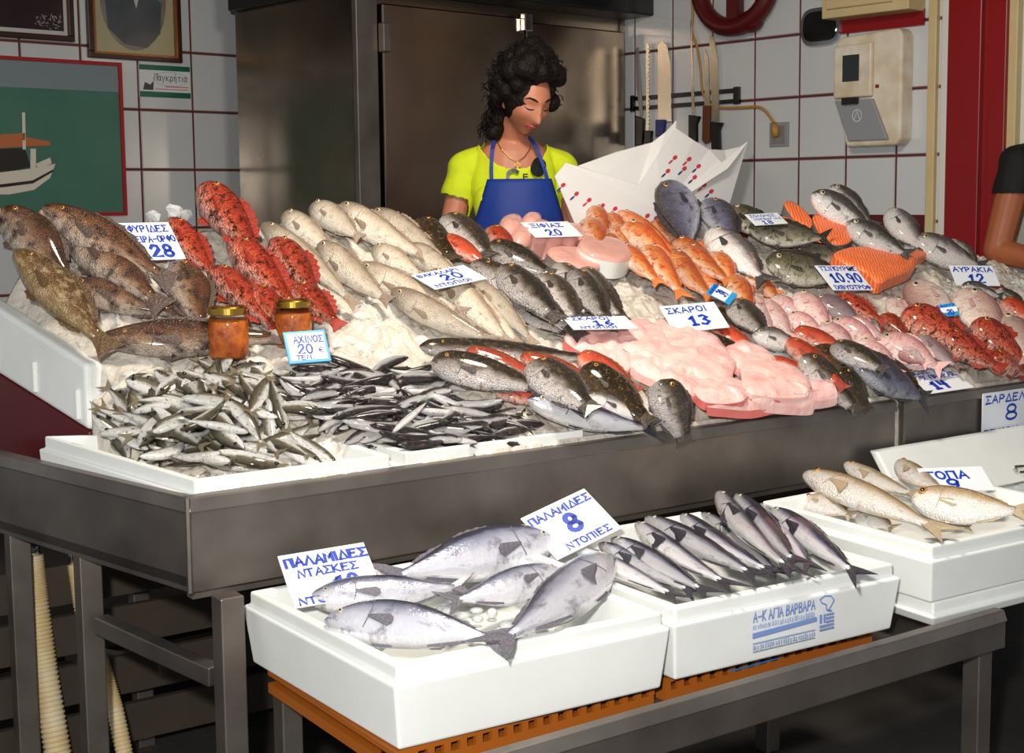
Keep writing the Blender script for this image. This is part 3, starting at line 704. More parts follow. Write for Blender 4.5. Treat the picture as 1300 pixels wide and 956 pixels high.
# poster with a fishing boat
a1, z0 = lw(159.5, 273.5); _, z1 = lw(150, 80); a0 = a1 - .95
r = wthing('boat_poster', WLF, (a0 + a1) / 2, z0, 'red-framed poster of a white fishing boat on green sea', 'poster')
zh = lw(150, 117)[1]
wpart(r, WLF, 'sea', MB().box((a0, -.010, z0), (a1, 0, zh)), M['sea']); wpart(r, WLF, 'sky', MB().box((a0, -.010, zh), (a1, 0, z1)), M['sky'])
for b in frame_bars(a0, z0, a1, z1, .016, -.022, -.009): wpart(r, WLF, 'frame_bar', b, M['redframe'])
def bp(x, y): return lw(x, y)
def bpoly(name, pts, m, y=-.0125): wpart(r, WLF, name, flat([bp(*p) for p in pts], y), m)
bpoly('hull', [(-60, 225), (-40, 246), (10, 247), (42, 241), (62, 226), (69, 208), (40, 214), (0, 219)], M['hull'])
bpoly('hull_stripe', [(-50, 231), (0, 234), (40, 229), (66, 215), (66, 218), (40, 233), (0, 238), (-50, 235)], M['boat_dark'], -.0142)
bpoly('deck_shade', [(-40, 190), (30, 188), (38, 212), (20, 216), (-40, 222)], M['boat_dark'])
bpoly('cabin', [(37, 189), (44, 189), (44, 222), (37, 222)], M['hull'], -.0142)
bpoly('stern', [(44, 208), (62, 200), (64, 208), (46, 214)], M['hull'], -.0142)
bpoly('awning', [(-30, 184), (30, 174), (62, 180), (62, 185), (30, 186), (-30, 190)], M['boat_orange'], -.0142)
bpoly('wheelhouse', [(-20, 172), (30, 169), (30, 178), (-20, 184)], M['boat_orange'], -.016)
bpoly('mast', [(26, 143), (30, 143), (31, 190), (27, 190)], M['hull'], -.016)
# dark framed photo
a1, z0 = lw(92, 54); a0 = a1 - .75; z1 = z0 + .55
r = wthing('dark_picture', WLF, (a0 + a1) / 2, z0, 'dark brown framed picture with pale mat above the boat poster', 'picture')
for b in frame_bars(a0, z0, a1, z1, .025, -.03, 0): wpart(r, WLF, 'frame_bar', b, M['frame_dark'], bevel=.003)
wpart(r, WLF, 'mat_board', MB().box((a0 + .02, -.008, z0 + .02), (a1 - .02, 0, z1 - .02)), M['matboard'])
wpart(r, WLF, 'print', MB().box((a0 + .045, -.011, z0 + .045), (a1 - .042, -.008, z1 - .04)), M['print_dark'])
fl = MB()
for k in range(60):
    x, y = rng.uniform(44, 79), rng.uniform(20, 42); a, z = lw(x, y); d = rng.uniform(0, 6.28); l = rng.uniform(.006, .018)
    e1, e2 = (math.cos(d) * l, math.sin(d) * l), (-math.sin(d) * .0014, math.cos(d) * .0014)
    if a + abs(e1[0]) > a1 - .045 or z - abs(e1[1]) < z0 + .047: continue
    fl.add([(a - e2[0], -.0115, z - e2[1]), (a + e1[0], -.0115, z + e1[1]), (a + e2[0], -.0115, z + e2[1])], [(0, 1, 2)])
wpart(r, WLF, 'blossom', fl, M['matboard'])
# portrait
(a0, z0), (a1, _) = lw(110, 74), lw(228, 79); z0 = lw(170, 77)[1]; z1 = z0 + .52
r = wthing('portrait_picture', WLF, (a0 + a1) / 2, z0, 'old oval portrait in a dark frame with gilt inner beading', 'picture')
for b in frame_bars(a0, z0, a1, z1, .03, -.032, 0): wpart(r, WLF, 'frame_bar', b, M['frame_dark'], bevel=.003)
for b in frame_bars(a0 + .024, z0 + .02, a1 - .024, z1 - .02, .009, -.037, -.02): wpart(r, WLF, 'gilt_beading', b, M['frame_gold'])
wpart(r, WLF, 'photo_paper', MB().box((a0 + .03, -.010, z0 + .028), (a1 - .03, 0, z1 - .03)), M['sepia'])
cxm = (a0 + a1) / 2
wpart(r, WLF, 'oval_print', flat(disc(cxm, z0 + .28, .165, .235), -.0125), M['oval'])
wpart(r, WLF, 'jacket', flat([(cxm - .13, z0 + .14), (cxm - .05, z0 + .07), (cxm + .06, z0 + .06), (cxm + .13, z0 + .13), (cxm + .14, z0 + .27), (cxm + .05, z0 + .34), (cxm - .05, z0 + .34), (cxm - .14, z0 + .27)], -.0145), M['coat_print'])
wpart(r, WLF, 'collar', flat([(cxm - .02, z0 + .35), (cxm + .012, z0 + .235), (cxm + .045, z0 + .35)], -.0165), M['matboard'])
# ------------- stroke lettering used on plaques and price cards
def ell(cx, cy, rx, ry, a0=0, a1=360, n=12): return [(cx + rx * math.cos(math.radians(a0 + (a1 - a0) * i / n)), cy + ry * math.sin(math.radians(a0 + (a1 - a0) * i / n))) for i in range(n + 1)]
FONT = {
 'Α': [[(0, 0), (.5, 1), (1, 0)], [(.2, .36), (.82, .4)]], 'Β': [[(0, 0), (.05, 1), (.6, .97), (.78, .76), (.5, .54), (.05, .52)], [(.5, .54), (.92, .32), (.7, .04), (0, 0)]],
 'Γ': [[(.05, 0), (.08, 1), (.95, .96)]], 'Δ': [[(0, 0), (.5, 1), (1, .02), (0, 0)]], 'Ε': [[(.9, .98), (.08, 1), (.04, 0), (.92, .04)], [(.06, .52), (.7, .55)]],
 'Ζ': [[(.05, 1), (.95, .96), (.02, .03), (1, 0)]], 'Η': [[(.05, 0), (.08, 1)], [(.9, 1), (.92, 0)], [(.08, .5), (.9, .54)]], 'Θ': [ell(.5, .5, .48, .5), [(.25, .5), (.75, .5)]],
 'Ι': [[(.5, 0), (.5, 1)]], 'Κ': [[(.05, 0), (.08, 1)], [(.9, 1), (.1, .48), (.95, 0)]], 'Λ': [[(0, 0), (.5, 1), (1, 0)]], 'Μ': [[(0, 0), (.1, 1), (.5, .35), (.9, 1), (1, 0)]],
 'Ν': [[(.03, 0), (.06, 1), (.94, .02), (.97, 1)]], 'Ξ': [[(.05, 1), (.95, 1)], [(.2, .52), (.8, .52)], [(.02, 0), (1, 0)]], 'Ο': [ell(.5, .5, .48, .5)], 'Π': [[(.06, 0), (.08, 1), (.94, .98), (.94, 0)]],
 'Ρ': [[(.05, 0), (.08, 1), (.65, .97), (.88, .74), (.6, .48), (.07, .46)]], 'Σ': [[(.95, .97), (.05, 1), (.55, .52), (.02, .02), (1, .05)]], 'Τ': [[(.5, 0), (.5, .98)], [(0, .98), (1, 1)]],
 'Υ': [[(0, 1), (.5, .5), (1, 1)], [(.5, .5), (.48, 0)]], 'Φ': [ell(.5, .52, .46, .3), [(.5, 0), (.5, 1)]], 'Χ': [[(0, 0), (1, 1)], [(0, 1), (1, 0)]], 'Ω': [[(0, 0), (.35, .02), (.1, .4), (.15, .8), (.5, 1), (.85, .8), (.9, .4), (.65, .02), (1, 0)]],
 'π': [[(0, .62), (1, .66)], [(.25, .64), (.2, 0)], [(.72, .64), (.75, 0)]], 'α': [ell(.4, .32, .36, .32), [(.82, .64), (.78, .1), (1, 0)]], 'γ': [[(0, .64), (.45, .1), (.9, .64)], [(.45, .1), (.35, -.3)]], 'κ': [[(.1, .64), (.1, 0)], [(.85, .64), (.15, .32), (.9, 0)]],
 'ρ': [[(.1, -.3), (.1, .3)] + ell(.5, .32, .38, .32, 180, -170, 10)], 'ή': [[(.05, .6), (.15, .5), (.15, 0)], [(.15, .45), (.5, .66), (.75, .45), (.72, -.25)], [(.5, .85), (.65, 1.05)]], 'τ': [[(0, .62), (1, .64)], [(.5, .62), (.5, .05), (.75, 0)]], 'ι': [[(.4, .64), (.4, .05), (.7, 0)]],
 '0': [ell(.5, .5, .42, .5)], '1': [[(.15, .7), (.55, 1), (.5, 0)], [(.2, 0), (.85, .02)]], '2': [[(.05, .75), (.3, 1), (.75, .95), (.85, .65), (.05, .02), (1, .05)]], '3': [[(.05, .92), (.5, 1), (.85, .78), (.45, .54), (.92, .28), (.5, 0), (.02, .1)]],
 '4': [[(.15, 1), (.1, .5), (.9, .48)], [(.8, .95), (.72, 0)]], '5': [[(.9, 1), (.2, 1), (.1, .55), (.6, .6), (.9, .3), (.5, 0), (.05, .08)]], '6': [[(.75, 1), (.2, .6), (.08, .25), (.5, 0), (.9, .25), (.55, .5), (.12, .35)]], '8': [ell(.5, .74, .34, .26), ell(.5, .25, .42, .25)],
 '9': [ell(.45, .7, .38, .3), [(.84, .75), (.8, .3), (.55, 0)]], '.': [[(.4, 0), (.55, .06)]], '-': [[(.1, .45), (.9, .48)]], '€': [ell(.6, .5, .45, .5, 50, 310), [(0, .58), (.7, .6)], [(0, .4), (.65, .42)]], '/': [[(.1, 0), (.9, 1)]],
}
def ribbon(mb, pts, w, fx, y):
    P = [np.array(p, float) for p in pts]
    L_, R2 = [], []
    for i, p in enumerate(P):
        a, b = P[max(i - 1, 0)], P[min(i + 1, len(P) - 1)]
        d = unit(b - a); d0 = unit(p - a) if i else d
        if i == 0: p = p - d * w * .4
        if i == len(P) - 1: p = p + d * w * .4
        n = np.array([-d[1], d[0]]); k = 1 / max(.55, abs(d @ d0))
        L_.append(p + n * w / 2 * k); R2.append(p - n * w / 2 * k)
    vs_ = [fx(q[0], q[1], y) for q in L_ + R2]; n = len(P)
    mb.add(vs_, [(i, n + i, n + i + 1, i + 1) for i in range(n - 1)])
def lettering(text, x0, x1, zb, h, wt, y, wob=0.04):
    mb = MB(); adv = [.5 if c_ in 'Ι.ι ' else 1.0 for c_ in text]; unit_w = (x1 - x0) / sum(adv)
    for i, ch in enumerate(text):
        if ch == ' ': continue
        cw = unit_w; ww = cw * (.78 if adv[i] == 1 else .30); i = sum(adv[:i])
        dz = rng.uniform(-wob, wob) * h; sk_ = rng.uniform(-.06, .10)
        for pl in FONT[ch]:
            ribbon(mb, [(x0 + cw * i + cw * .1 + p[0] * ww + p[1] * sk_ * h, zb + dz + p[1] * h) for p in pl], wt, lambda a, b, c: (a, c, b), y)
    return mb
# plaque
(a0, z1), (a1, _) = lw(175, 84), lw(239, 86); z0 = lw(207, 124)[1]; z1 = lw(207, 83.5)[1]
r = wthing('wall_plaque', WLF, (a0 + a1) / 2, z0, 'small white plaque with green bands under the oval portrait', 'plaque')
wpart(r, WLF, 'plate', MB().box((a0, -.012, z0), (a1, 0, z1)), M['plaque'])
hh = z1 - z0
wpart(r, WLF, 'green_band', MB().box((a0, -.014, z1 - hh * .16), (a1, -.012, z1)), M['green']); wpart(r, WLF, 'green_band', MB().box((a0, -.014, z0), (a1, -.012, z0 + hh * .17)), M['green'])
wd = a1 - a0
wpart(r, WLF, 'name_lettering', lettering('Παγκρήτια', a0 + wd * .27, a1 - wd * .06, z0 + hh * .52, hh * .22, .0032, -.0135, 0), M['inkgrey'])
ov = MB(); ribbon(ov, [(p[0], p[1]) for p in disc(a0 + wd * .62, z0 + hh * .58, wd * .35, hh * .22, 30)], .003, lambda a, b, c: (a, c, b), -.0132)
wpart(r, WLF, 'oval_line', ov, M['stamp_pale'])
wpart(r, WLF, 'small_print', MB().box((a0 + wd * .5, -.0132, z0 + hh * .33), (a1 - wd * .04, -.012, z0 + hh * .355)).box((a0 + wd * .3, -.0132, z0 + hh * .25), (a1 - wd * .04, -.012, z0 + hh * .27)), M['inkred'])
wpart(r, WLF, 'emblem', flat([(a0 + wd * .06, z0 + hh * .22), (a0 + wd * .26, z0 + hh * .22), (a0 + wd * .27, z0 + hh * .5), (a0 + wd * .2, z0 + hh * .38), (a0 + wd * .1, z0 + hh * .46)], -.0135), M['inkgrey'])

# knives on a magnetic rack
(a0, za), (a1, zb_) = rw(808, 130), rw(935, 116)
r = wthing('knife_rack', WRF, a0, za, 'black double-strip magnetic knife rack on the tiled wall', 'knife rack')
zc = rw(870, 121)[1]
wpart(r, WRF, 'strip', MB().box((a0, -.022, zc - .008), (a1, -.006, zc + .012)), M['black'], bevel=.002); wpart(r, WRF, 'strip', MB().box((a0, -.022, zc - .055), (a1, -.006, zc - .036)), M['black'], bevel=.002)
wpart(r, WRF, 'end_cap', MB().box((a1, -.026, zc - .06), (a1 + .03, 0, zc + .018)), M['black'], bevel=.003); wpart(r, WRF, 'end_cap', MB().box((a0 - .02, -.026, zc - .06), (a0, 0, zc + .018)), M['black'], bevel=.003)
def knife(blade, handle, hm, label, bolster=False, notch=0, bm=None):
    B = [rw(*p) for p in blade]; Hn = [rw(*p) for p in handle]
    e = wthing('kitchen_knife', WRF, Hn[0][0], min(p[1] for p in Hn), label, 'knife', None)
    ct = sum(p[0] for p in B) / len(B)
    if notch:
        (xa, zl), (xb, zh) = B
        for _ in (0,):
            pts = [(xa, zl)]
            for k in range(notch): z = zl + (zh - zl) * k / notch; dz = (zh - zl) / notch; pts += [(xb, z + dz * .05), (xb - (xb - xa) * .38, z + dz * .5)]
            pts += [(xb, zh), (xa, zh)]
            wpart(e, WRF, 'blade', flat(pts[::-1], -.027, .003), M['blade'])
    else: wpart(e, WRF, 'blade', flat(B, -.027, .003), bm or M['blade'])
    wpart(e, WRF, 'handle', flat(Hn, -.036, .018), hm, bevel=.003)
knife([(812, 62), (815, 60), (818, 100), (821, 146), (817, 148), (813, 110)], [(812, 147), (823, 151), (821, 184), (812, 185)], M['black'], 'slim dark-bladed knife with black handle at the fridge end of the rack', bm=M['skin_edge'])
z_ = rw(827, 55); knife([(rw(825, 165)[0] and 825.0, 166), (829.5, 55)], [(824, 166), (833, 166), (832, 182), (824, 182)], M['black'], 'scalloped bread knife hanging beside the broad blue-handled knife', notch=22)
knife([(840, 154), (840, 58), (846, 52), (852, 60), (856, 80), (857, 154)], [(838, 152), (850, 152), (848, 172), (838, 174)], M['bluehandle'], 'broad butcher knife with a blue handle')
knife([(881, 26), (883, 27), (885, 100), (887, 145), (883, 146)], [(880, 146), (894, 148), (890, 158), (890, 182), (880, 178)], M['black'], 'long sharpening steel with a black handle')
knife([(900, 62), (904, 75), (906, 136), (899, 136)], [(898, 135), (907, 134), (906, 180), (901, 183), (897, 178)], M['brownwood'], 'short knife with a riveted brown wooden handle')
knife([(905, 44), (911, 48), (916, 75), (918, 154), (909, 155)], [(908, 155), (923, 156), (919, 165), (920, 190), (909, 189)], M['black'], 'wide cleaver-like knife with black handle next to the wooden-handled knife')
# cable, socket
pts = [(882, -12), (883, 20), (882, 40), (889, 62), (893, 90), (895, 115), (903, 131), (918, 137), (945, 137), (965, 136), (976, 142), (986, 156)]
cp_ = [(rw(*p)[0], -.02, rw(*p)[1]) for p in pts]
sm = []
for i in range(len(cp_) - 1):
    for k in range(4):
        f = k / 4; p0, p1, p2, p3 = [np.array(cp_[min(max(i + j, 0), len(cp_) - 1)]) for j in (-1, 0, 1, 2)]
        sm.append(.5 * (2 * p1 + (p2 - p0) * f + (2 * p0 - 5 * p1 + 4 * p2 - p3) * f * f + (3 * p1 - p0 - 3 * p2 + p3) * f ** 3))
sm.append(np.array(cp_[-1]))
r = wthing('power_cable', WRF, cp_[-1][0], cp_[-1][2], 'tan power cable plugged into the wall socket', 'cable')
wpart(r, WRF, 'cord', MB().tube(sm, .0065, 8), M['cable'], smooth=True)
pa, pz2 = rw(989, 168)
wpart(r, WRF, 'plug', MB().tube([cp_[-1], (pa, -.03, pz2 + .01), (pa + .004, -.03, pz2 - .02)], [.010, .02, .014], 10), M['cable'], smooth=True)
(a0, z1), (a1, z0) = rw(979, 156), rw(1003, 186)
r = wthing('wall_socket', WRF, (a0 + a1) / 2, z0, 'square grey metal wall socket with tan plug', 'socket')
wpart(r, WRF, 'plate', MB().box((a0, -.014, z0), (a1, 0, z1)), M['grey'], bevel=.003); wpart(r, WRF, 'inset', MB().box((a0 + .012, -.017, z0 + .014), (a1 - .02, -.012, z1 - .014)), M['skin_edge'])
# dark red reel at the top
ca, cz = rw(943, -22)
r = wthing('red_reel', WRF, ca, cz, 'dark red round reel with a lobe, cut by the picture top above the cable', 'reel')
Mr = 0.205
ring = MB().tube([(ca + Mr * math.cos(t * math.pi / 18), -.06, cz + Mr * .98 * math.sin(t * math.pi / 18)) for t in range(37)], .042, 10, caps=False)
wpart(r, WRF, 'ring', ring, M['maroon'], smooth=True)
la, lz = rw(962, 28)
wpart(r, WRF, 'lobe', MB().ball((la, -.05, lz), (.066, .045, .05)), M['maroon'], smooth=True)
wpart(r, WRF, 'spoke', MB().box((ca - .03, -.08, cz - .2), (ca + .03, -.03, cz + .2)), M['maroon'])
# oval intercom
(ca, cz) = rw(1046, 34); (a0, _), (a1, _) = rw(1022, 34), rw(1071, 34); hw = (a1 - a0) / 2; hz = (rw(1046, 10)[1] - rw(1046, 58)[1]) / 2
def squircle(cx, cz, rx, rz, n=36, p=.5): return [(cx + rx * math.copysign(abs(math.cos(2 * math.pi * i / n)) ** p, math.cos(2 * math.pi * i / n)), cz + rz * math.copysign(abs(math.sin(2 * math.pi * i / n)) ** (p + .25), math.sin(2 * math.pi * i / n))) for i in range(n)]
r = wthing('intercom_panel', WRF, ca, cz - hz, 'rounded dark glass panel in a chrome frame on the tiles', 'panel')
wpart(r, WRF, 'chrome_frame', flat(squircle(ca, cz, hw, hz), -.03, .03), M['chrome']); wpart(r, WRF, 'dark_face', flat(squircle(ca, cz, hw * .86, hz * .8), -.034, .004), M['darkglass'])
# cream cabinet and red board above
(a0, z0), (a1, _) = rw(1066, 26), rw(1176, 12); z0 = rw(1120, 21)[1]; z1 = z0 + .34
r = wthing('cream_cabinet', WRF, (a0 + a1) / 2, z0, 'cream fuse cabinet above the old white meter box', 'cabinet')
wpart(r, WRF, 'body', MB().box((a0, -.13, z0), (a1, 0, z1)), M['cream'], bevel=.004)
wpart(r, WRF, 'door', MB().box((a0 + .03, -.145, z0 + .035), (a1 - .07, -.13, z1 - .03)), M['cream'], bevel=.004)
wpart(r, WRF, 'slot', MB().box((a0 + .12, -.147, z0 + .065), (a1 - .16, -.144, z1 - .05)), M['brownwood'])
z2 = rw(1130, 37)[1]
r = tag(MB().box((a0 + .02, -.02, z2), (a1, 0, z0 + .01)).build('red_board', M['red']), 'narrow red board fixed between cream cabinet and meter box', 'board'); r.matrix_world = WRF
# old white meter box
(a0, _), (a1, _) = rw(1076, 110), rw(1160, 110); z1 = rw(1118, 41)[1]; z0 = rw(1118, 186)[1]; wd = a1 - a0; hh = z1 - z0
r = wthing('meter_box', WRF, (a0 + a1) / 2, z0, 'old chipped white meter box with small window and grey lower flap', 'meter box')
wpart(r, WRF, 'case', flat([(a0 + .18 * wd, z0), (a1 - .08 * wd, z0), (a1, z0 + .05 * hh), (a1, z1 - .05 * hh), (a1 - .06 * wd, z1), (a0 + .1 * wd, z1 - .03 * hh), (a0, z1 - .07 * hh), (a0, z0 + .42 * hh)], -.09, .09), M['aged_white'], bevel=.012, seg=3)
wpart(r, WRF, 'raised_cover', flat([(a0 + .02 * wd, z0 + .43 * hh), (a0 + .60 * wd, z0 + .43 * hh), (a0 + .60 * wd, z1 - .1 * hh), (a0 + .02 * wd, z1 - .12 * hh)], -.115, .025), M['aged_white'], bevel=.008)
wpart(r, WRF, 'grey_flap', flat([(a0 + .02 * wd, z0 + .41 * hh), (a0 + .60 * wd, z0 + .41 * hh), (a1 - .16 * wd, z0 + .05 * hh), (a0 + .24 * wd, z0 + .05 * hh)], -.105, .02), M['grey'], bevel=.004)
wpart(r, WRF, 'window', MB().box((a0 + .17 * wd, -.118, z0 + .57 * hh), (a0 + .42 * wd, -.114, z0 + .80 * hh)), M['darkglass'])
rg = MB(); ribbon(rg, [p for p in disc(a0 + .38 * wd, z0 + .27 * hh, .022, .024, 24)], .003, lambda a, b, c: (a, c, b), -.1065); ribbon(rg, [(a0 + .34 * wd, z0 + .24 * hh), (a0 + .38 * wd, z0 + .31 * hh), (a0 + .42 * wd, z0 + .24 * hh)], .003, lambda a, b, c: (a, c, b), -.1065)
wpart(r, WRF, 'embossed_mark', rg, M['plaque'])
wpart(r, WRF, 'latch', MB().box((a0 + .17 * wd, -.122, z0 + .37 * hh), (a0 + .40 * wd, -.104, z0 + .43 * hh)), M['black'])
wpart(r, WRF, 'red_tag', MB().box((a1 - .38 * wd, -.093, z0 + .50 * hh), (a1 - .33 * wd, -.088, z0 + .53 * hh)), M['red'])

# ------------------------------------------------------------------ fish
PROF = {   # u, top, bottom, half width
 'grouper': [(0, .12, -.16, .35), (.06, .22, -.24, .6), (.15, .36, -.36, .9), (.3, .5, -.48, 1), (.45, .5, -.48, .95), (.62, .36, -.36, .7), (.78, .18, -.18, .4), (.86, .15, -.15, .24)],
 'scorpion': [(0, .16, -.18, .5), (.05, .3, -.28, .8), (.15, .46, -.42, 1), (.3, .5, -.5, 1), (.5, .38, -.40, .75), (.7, .22, -.23, .45), (.86, .14, -.14, .22)],
 'hake': [(0, .14, -.16, .5), (.05, .28, -.3, .75), (.14, .43, -.43, .95), (.3, .5, -.5, 1), (.55, .42, -.42, .8), (.75, .25, -.25, .5), (.88, .11, -.11, .2)],
 'parrot': [(0, .18, -.2, .45), (.04, .3, -.3, .65), (.12, .43, -.42, .88), (.3, .5, -.5, 1), (.5, .47, -.47, .95), (.7, .32, -.32, .65), (.82, .21, -.21, .4), (.86, .2, -.2, .25)],
 'mullet': [(0, .08, -.2, .45), (.05, .3, -.3, .7), (.12, .46, -.4, .9), (.3, .5, -.5, 1), (.6, .35, -.36, .7), (.78, .2, -.2, .4), (.86, .14, -.14, .22)],
 'bream': [(0, .1, -.14, .4), (.06, .28, -.28, .7), (.16, .45, -.42, .95), (.32, .5, -.5, 1), (.5, .45, -.46, .9), (.7, .26, -.28, .55), (.82, .11, -.11, .25), (.86, .1, -.1, .18)],
 'slim': [(0, .08, -.1, .35), (.05, .24, -.26, .6), (.14, .40, -.41, .88), (.3, .5, -.5, 1), (.5, .46, -.48, .92), (.68, .3, -.32, .6), (.8, .13, -.14, .3), (.86, .09, -.09, .16)],
 'bonito': [(0, .05, -.08, .3), (.05, .2, -.22, .6), (.15, .40, -.40, .9), (.32, .5, -.5, 1), (.52, .44, -.46, .9), (.72, .2, -.22, .5), (.82, .07, -.07, .2), (.86, .05, -.05, .12)],
}
SPEC = {  # profile, material, thickness/height, tail height, fork, eye size, eye u, eye z, dorsal height, eye material
 'grouper': ('grouper', 'grouper', .62, .42, .02, .055, .13, .16, .13, 'eyegold'), 'mottled': ('grouper', 'mottled', .62, .42, .02, .055, .13, .16, .15, 'eyegold'),
 'scorpion': ('scorpion', 'scorpion', .75, .34, .0, .07, .13, .22, .22, 'eyegold'), 'hake': ('hake', 'hake', .7, .3, .03, .08, .10, .2, .08, 'eyewhite'),
 'parrot': ('parrot', 'parrot', .55, .32, .02, .06, .12, .2, .08, 'eyegold'), 'darkgold': ('parrot', 'darkgold', .55, .32, .02, .06, .12, .2, .08, 'eyegold'), 'redparrot': ('parrot', 'redparrot', .55, .32, .02, .07, .12, .2, .08, 'eyegold'),
 'mullet': ('mullet', 'mullet', .62, .42, .06, .09, .11, .24, .1, 'eyewhite'), 'bream': ('bream', 'bream', .42, .42, .07, .065, .13, .16, .1, 'eyegold'), 'olive': ('bream', 'olive', .42, .45, .08, .07, .13, .16, .1, 'eyewhite'),
 'silver': ('slim', 'silver', .6, .42, .07, .07, .11, .14, .08, 'eyewhite'), 'bass': ('slim', 'bass', .6, .42, .07, .08, .11, .14, .08, 'eyewhite'), 'pink': ('slim', 'pink', .6, .4, .06, .10, .12, .16, .08, 'eyewhite'),
 'pagrus': ('bream', 'pagrus', .42, .42, .07, .08, .15, .14, .1, 'eyewhite'), 'purple': ('slim', 'purple', .7, .3, .05, .08, .1, .14, .06, 'eyewhite'),
 'bonito': ('bonito', 'bonito', .72, .46, .09, .055, .1, .1, .07, 'eyewhite'), 'mackerel': ('slim', 'mackerel', .72, .5, .09, .08, .09, .1, .06, 'eyewhite'), 'bogue': ('slim', 'bogue', .62, .42, .07, .11, .11, .14, .06, 'eyegold'),
 'sardine': ('slim', 'sardine', .5, .5, .08, .11, .10, .12, .06, 'eyewhite'), 'anchovy': ('slim', 'anchovy', .6, .5, .08, .11, .09, .08, .06, 'eyewhite'),
}
class FishShape:
    def __init__(self, prof, L, h, th, bz=0.0, by=0.0):
        p = np.array(PROF[prof]); g = np.linspace(0, p[-1, 0], 90)
        self.g = g; self.L, self.h, self.th, self.bz, self.by = L, h, th, bz, by
        def sm_(a):
            b = np.interp(g, p[:, 0], a)
            for _ in range(3): b = np.convolve(np.pad(b, 4, 'edge'), np.ones(9) / 9, 'valid')
            return b
        rf = np.sqrt(np.clip(g / .045, .03, 1))
        self.top, self.bot, self.wid = sm_(p[:, 1]) * rf * h, sm_(p[:, 2]) * rf * h, sm_(p[:, 3]) * rf * th / 2
        self.ue = p[-1, 0]
    def at(self, u): return np.interp(u, self.g, self.top), np.interp(u, self.g, self.bot), np.interp(u, self.g, self.wid)
    def b(self, x, y, z):
        k = x / self.L
        return (x, y + self.by * self.L * 4 * k * k, z + self.bz * self.L * 4 * (k * k - .08))
    def surf(self, u, zf, side, off=0.0):   # zf from -1 belly to 1 back
        t, bo, w = self.at(u); m, hh = (t + bo) / 2, (t - bo) / 2
        y = w * max(0, 1 - zf * zf) ** .42
        return self.b(u * self.L - self.L / 2, (y + off) * side, m + hh * zf)
    def body(self, nu=22, nv=16):
        mb = MB()
        us = [self.ue * (k / (nu - 1)) ** 1.25 for k in range(nu)]
        for u in us:
            t, bo, w = self.at(u); m, hh = (t + bo) / 2, (t - bo) / 2
            for k in range(nv):
                a = 2 * math.pi * (k + .5) / nv; c, s_ = math.cos(a), math.sin(a)
                mb.v.append(self.b(u * self.L - self.L / 2, w * math.copysign(abs(c) ** .84, c), m + hh * s_)); mb.uv.append((u, (s_ + 1) / 2))
        mb.f = [(i * nv + k, (i + 1) * nv + k, (i + 1) * nv + (k + 1) % nv, i * nv + (k + 1) % nv) for i in range(nu - 1) for k in range(nv)]
        mb.f.append(tuple(range(nv))); mb.f.append(tuple(range(nu * nv - 1, (nu - 1) * nv - 1, -1)))
        return mb
    def tail(self, th_, fork):
        L, h = self.L, self.h; t, bo, w = self.at(self.ue)
        x0 = (self.ue - .02) * L - L / 2; x1 = L / 2; tz = th_ * h * .82
        prof = [(x0, t * .95, 1), (x0 + (x1 - x0) * .45, tz * .62, .6), (x1, tz, 0), (x1 - fork * L * .55, tz * .45, .1), (x1 - fork * L, 0, .2), (x1 - fork * L * .55, -tz * .45, .1), (x1, -tz, 0), (x0 + (x1 - x0) * .45, -tz * .62, .6), (x0, bo * .95, 1)]
        mb = MB(); n = len(prof); c = (x0 + (x1 - x0) * .35, 0)
        for sg in (1, -1):
            mb.v += [self.b(x, sg * (w * .6 * k + .0006), z) for x, z, k in prof] + [self.b(c[0], sg * w * .75, 0)]
        for i in range(n):
            j = (i + 1) % n
            mb.f += [(i, j, n), (n + 1 + j, n + 1 + i, 2 * n + 1), (i, n + 1 + i, n + 1 + j, j)]
        return mb
    def ridge(self, u0, u1, hf, up=True, spiky=0.35, n=11):
        mb = MB(); n_ = n
        for sg in (1, -1):
            for k in range(n_):
                f = k / (n_ - 1); u = u0 + (u1 - u0) * f; t, bo, w = self.at(u)
                e = t if up else bo
                sh = math.sin(math.pi * min(1, f * .85 + .12)) ** .6 * (1 - spiky * (k % 2))
                z1 = e + (1 if up else -1) * hf * self.h * sh
                xo = .03 * self.L * f
                mb.v += [self.b(u * self.L - self.L / 2, sg * self.th * .03, e * .93), self.b(u * self.L - self.L / 2 + xo, sg * .0004, z1)]
        m = 2 * n_
        for k in range(n_ - 1):
            a = 2 * k; mb.f += [(a, a + 1, a + 3, a + 2), (m + a, m + a + 2, m + a + 3, m + a + 1), (a + 1, m + a + 1, m + a + 3, a + 3)]
        return mb
    def pectoral(self, side, u=.27, zf=-.22, ln=.14, spread=.10):
        L = self.L; mb = MB()
        p = np.array(self.surf(u, zf, side, self.th * .0)); q = [np.array(self.surf(u + ln, zf + d * self.L / self.h * 1.1, side, self.th * .06)) for d in (-.5 * spread - .06, -.2 * spread - .04, .1 * spread - .02, .35 * spread)]
        q = [p + (x - p) * k for x, k in zip(q, (.8, 1, 1, .82))]
        r0 = np.array(self.surf(u, zf + .07, side, .0005)); r1 = np.array(self.surf(u, zf - .07, side, .0005))
        y = np.array([0, side * self.th * .045, 0])
        vs_ = [r1, *q, r0]; mb.add([v + y * .3 for v in vs_] + [v + y for v in [p]] , [(6, 0, 1), (6, 1, 2), (6, 2, 3), (6, 3, 4), (6, 4, 5), (0, 6, 5)])
        return mb
    def eye(self, side, ue, ze, r, k=1.0, push=0.0):
        c = self.surf(ue, ze * 2, side, push); return MB().ball(c, (r * k, r * .5 * k, r * k), 10, 6)
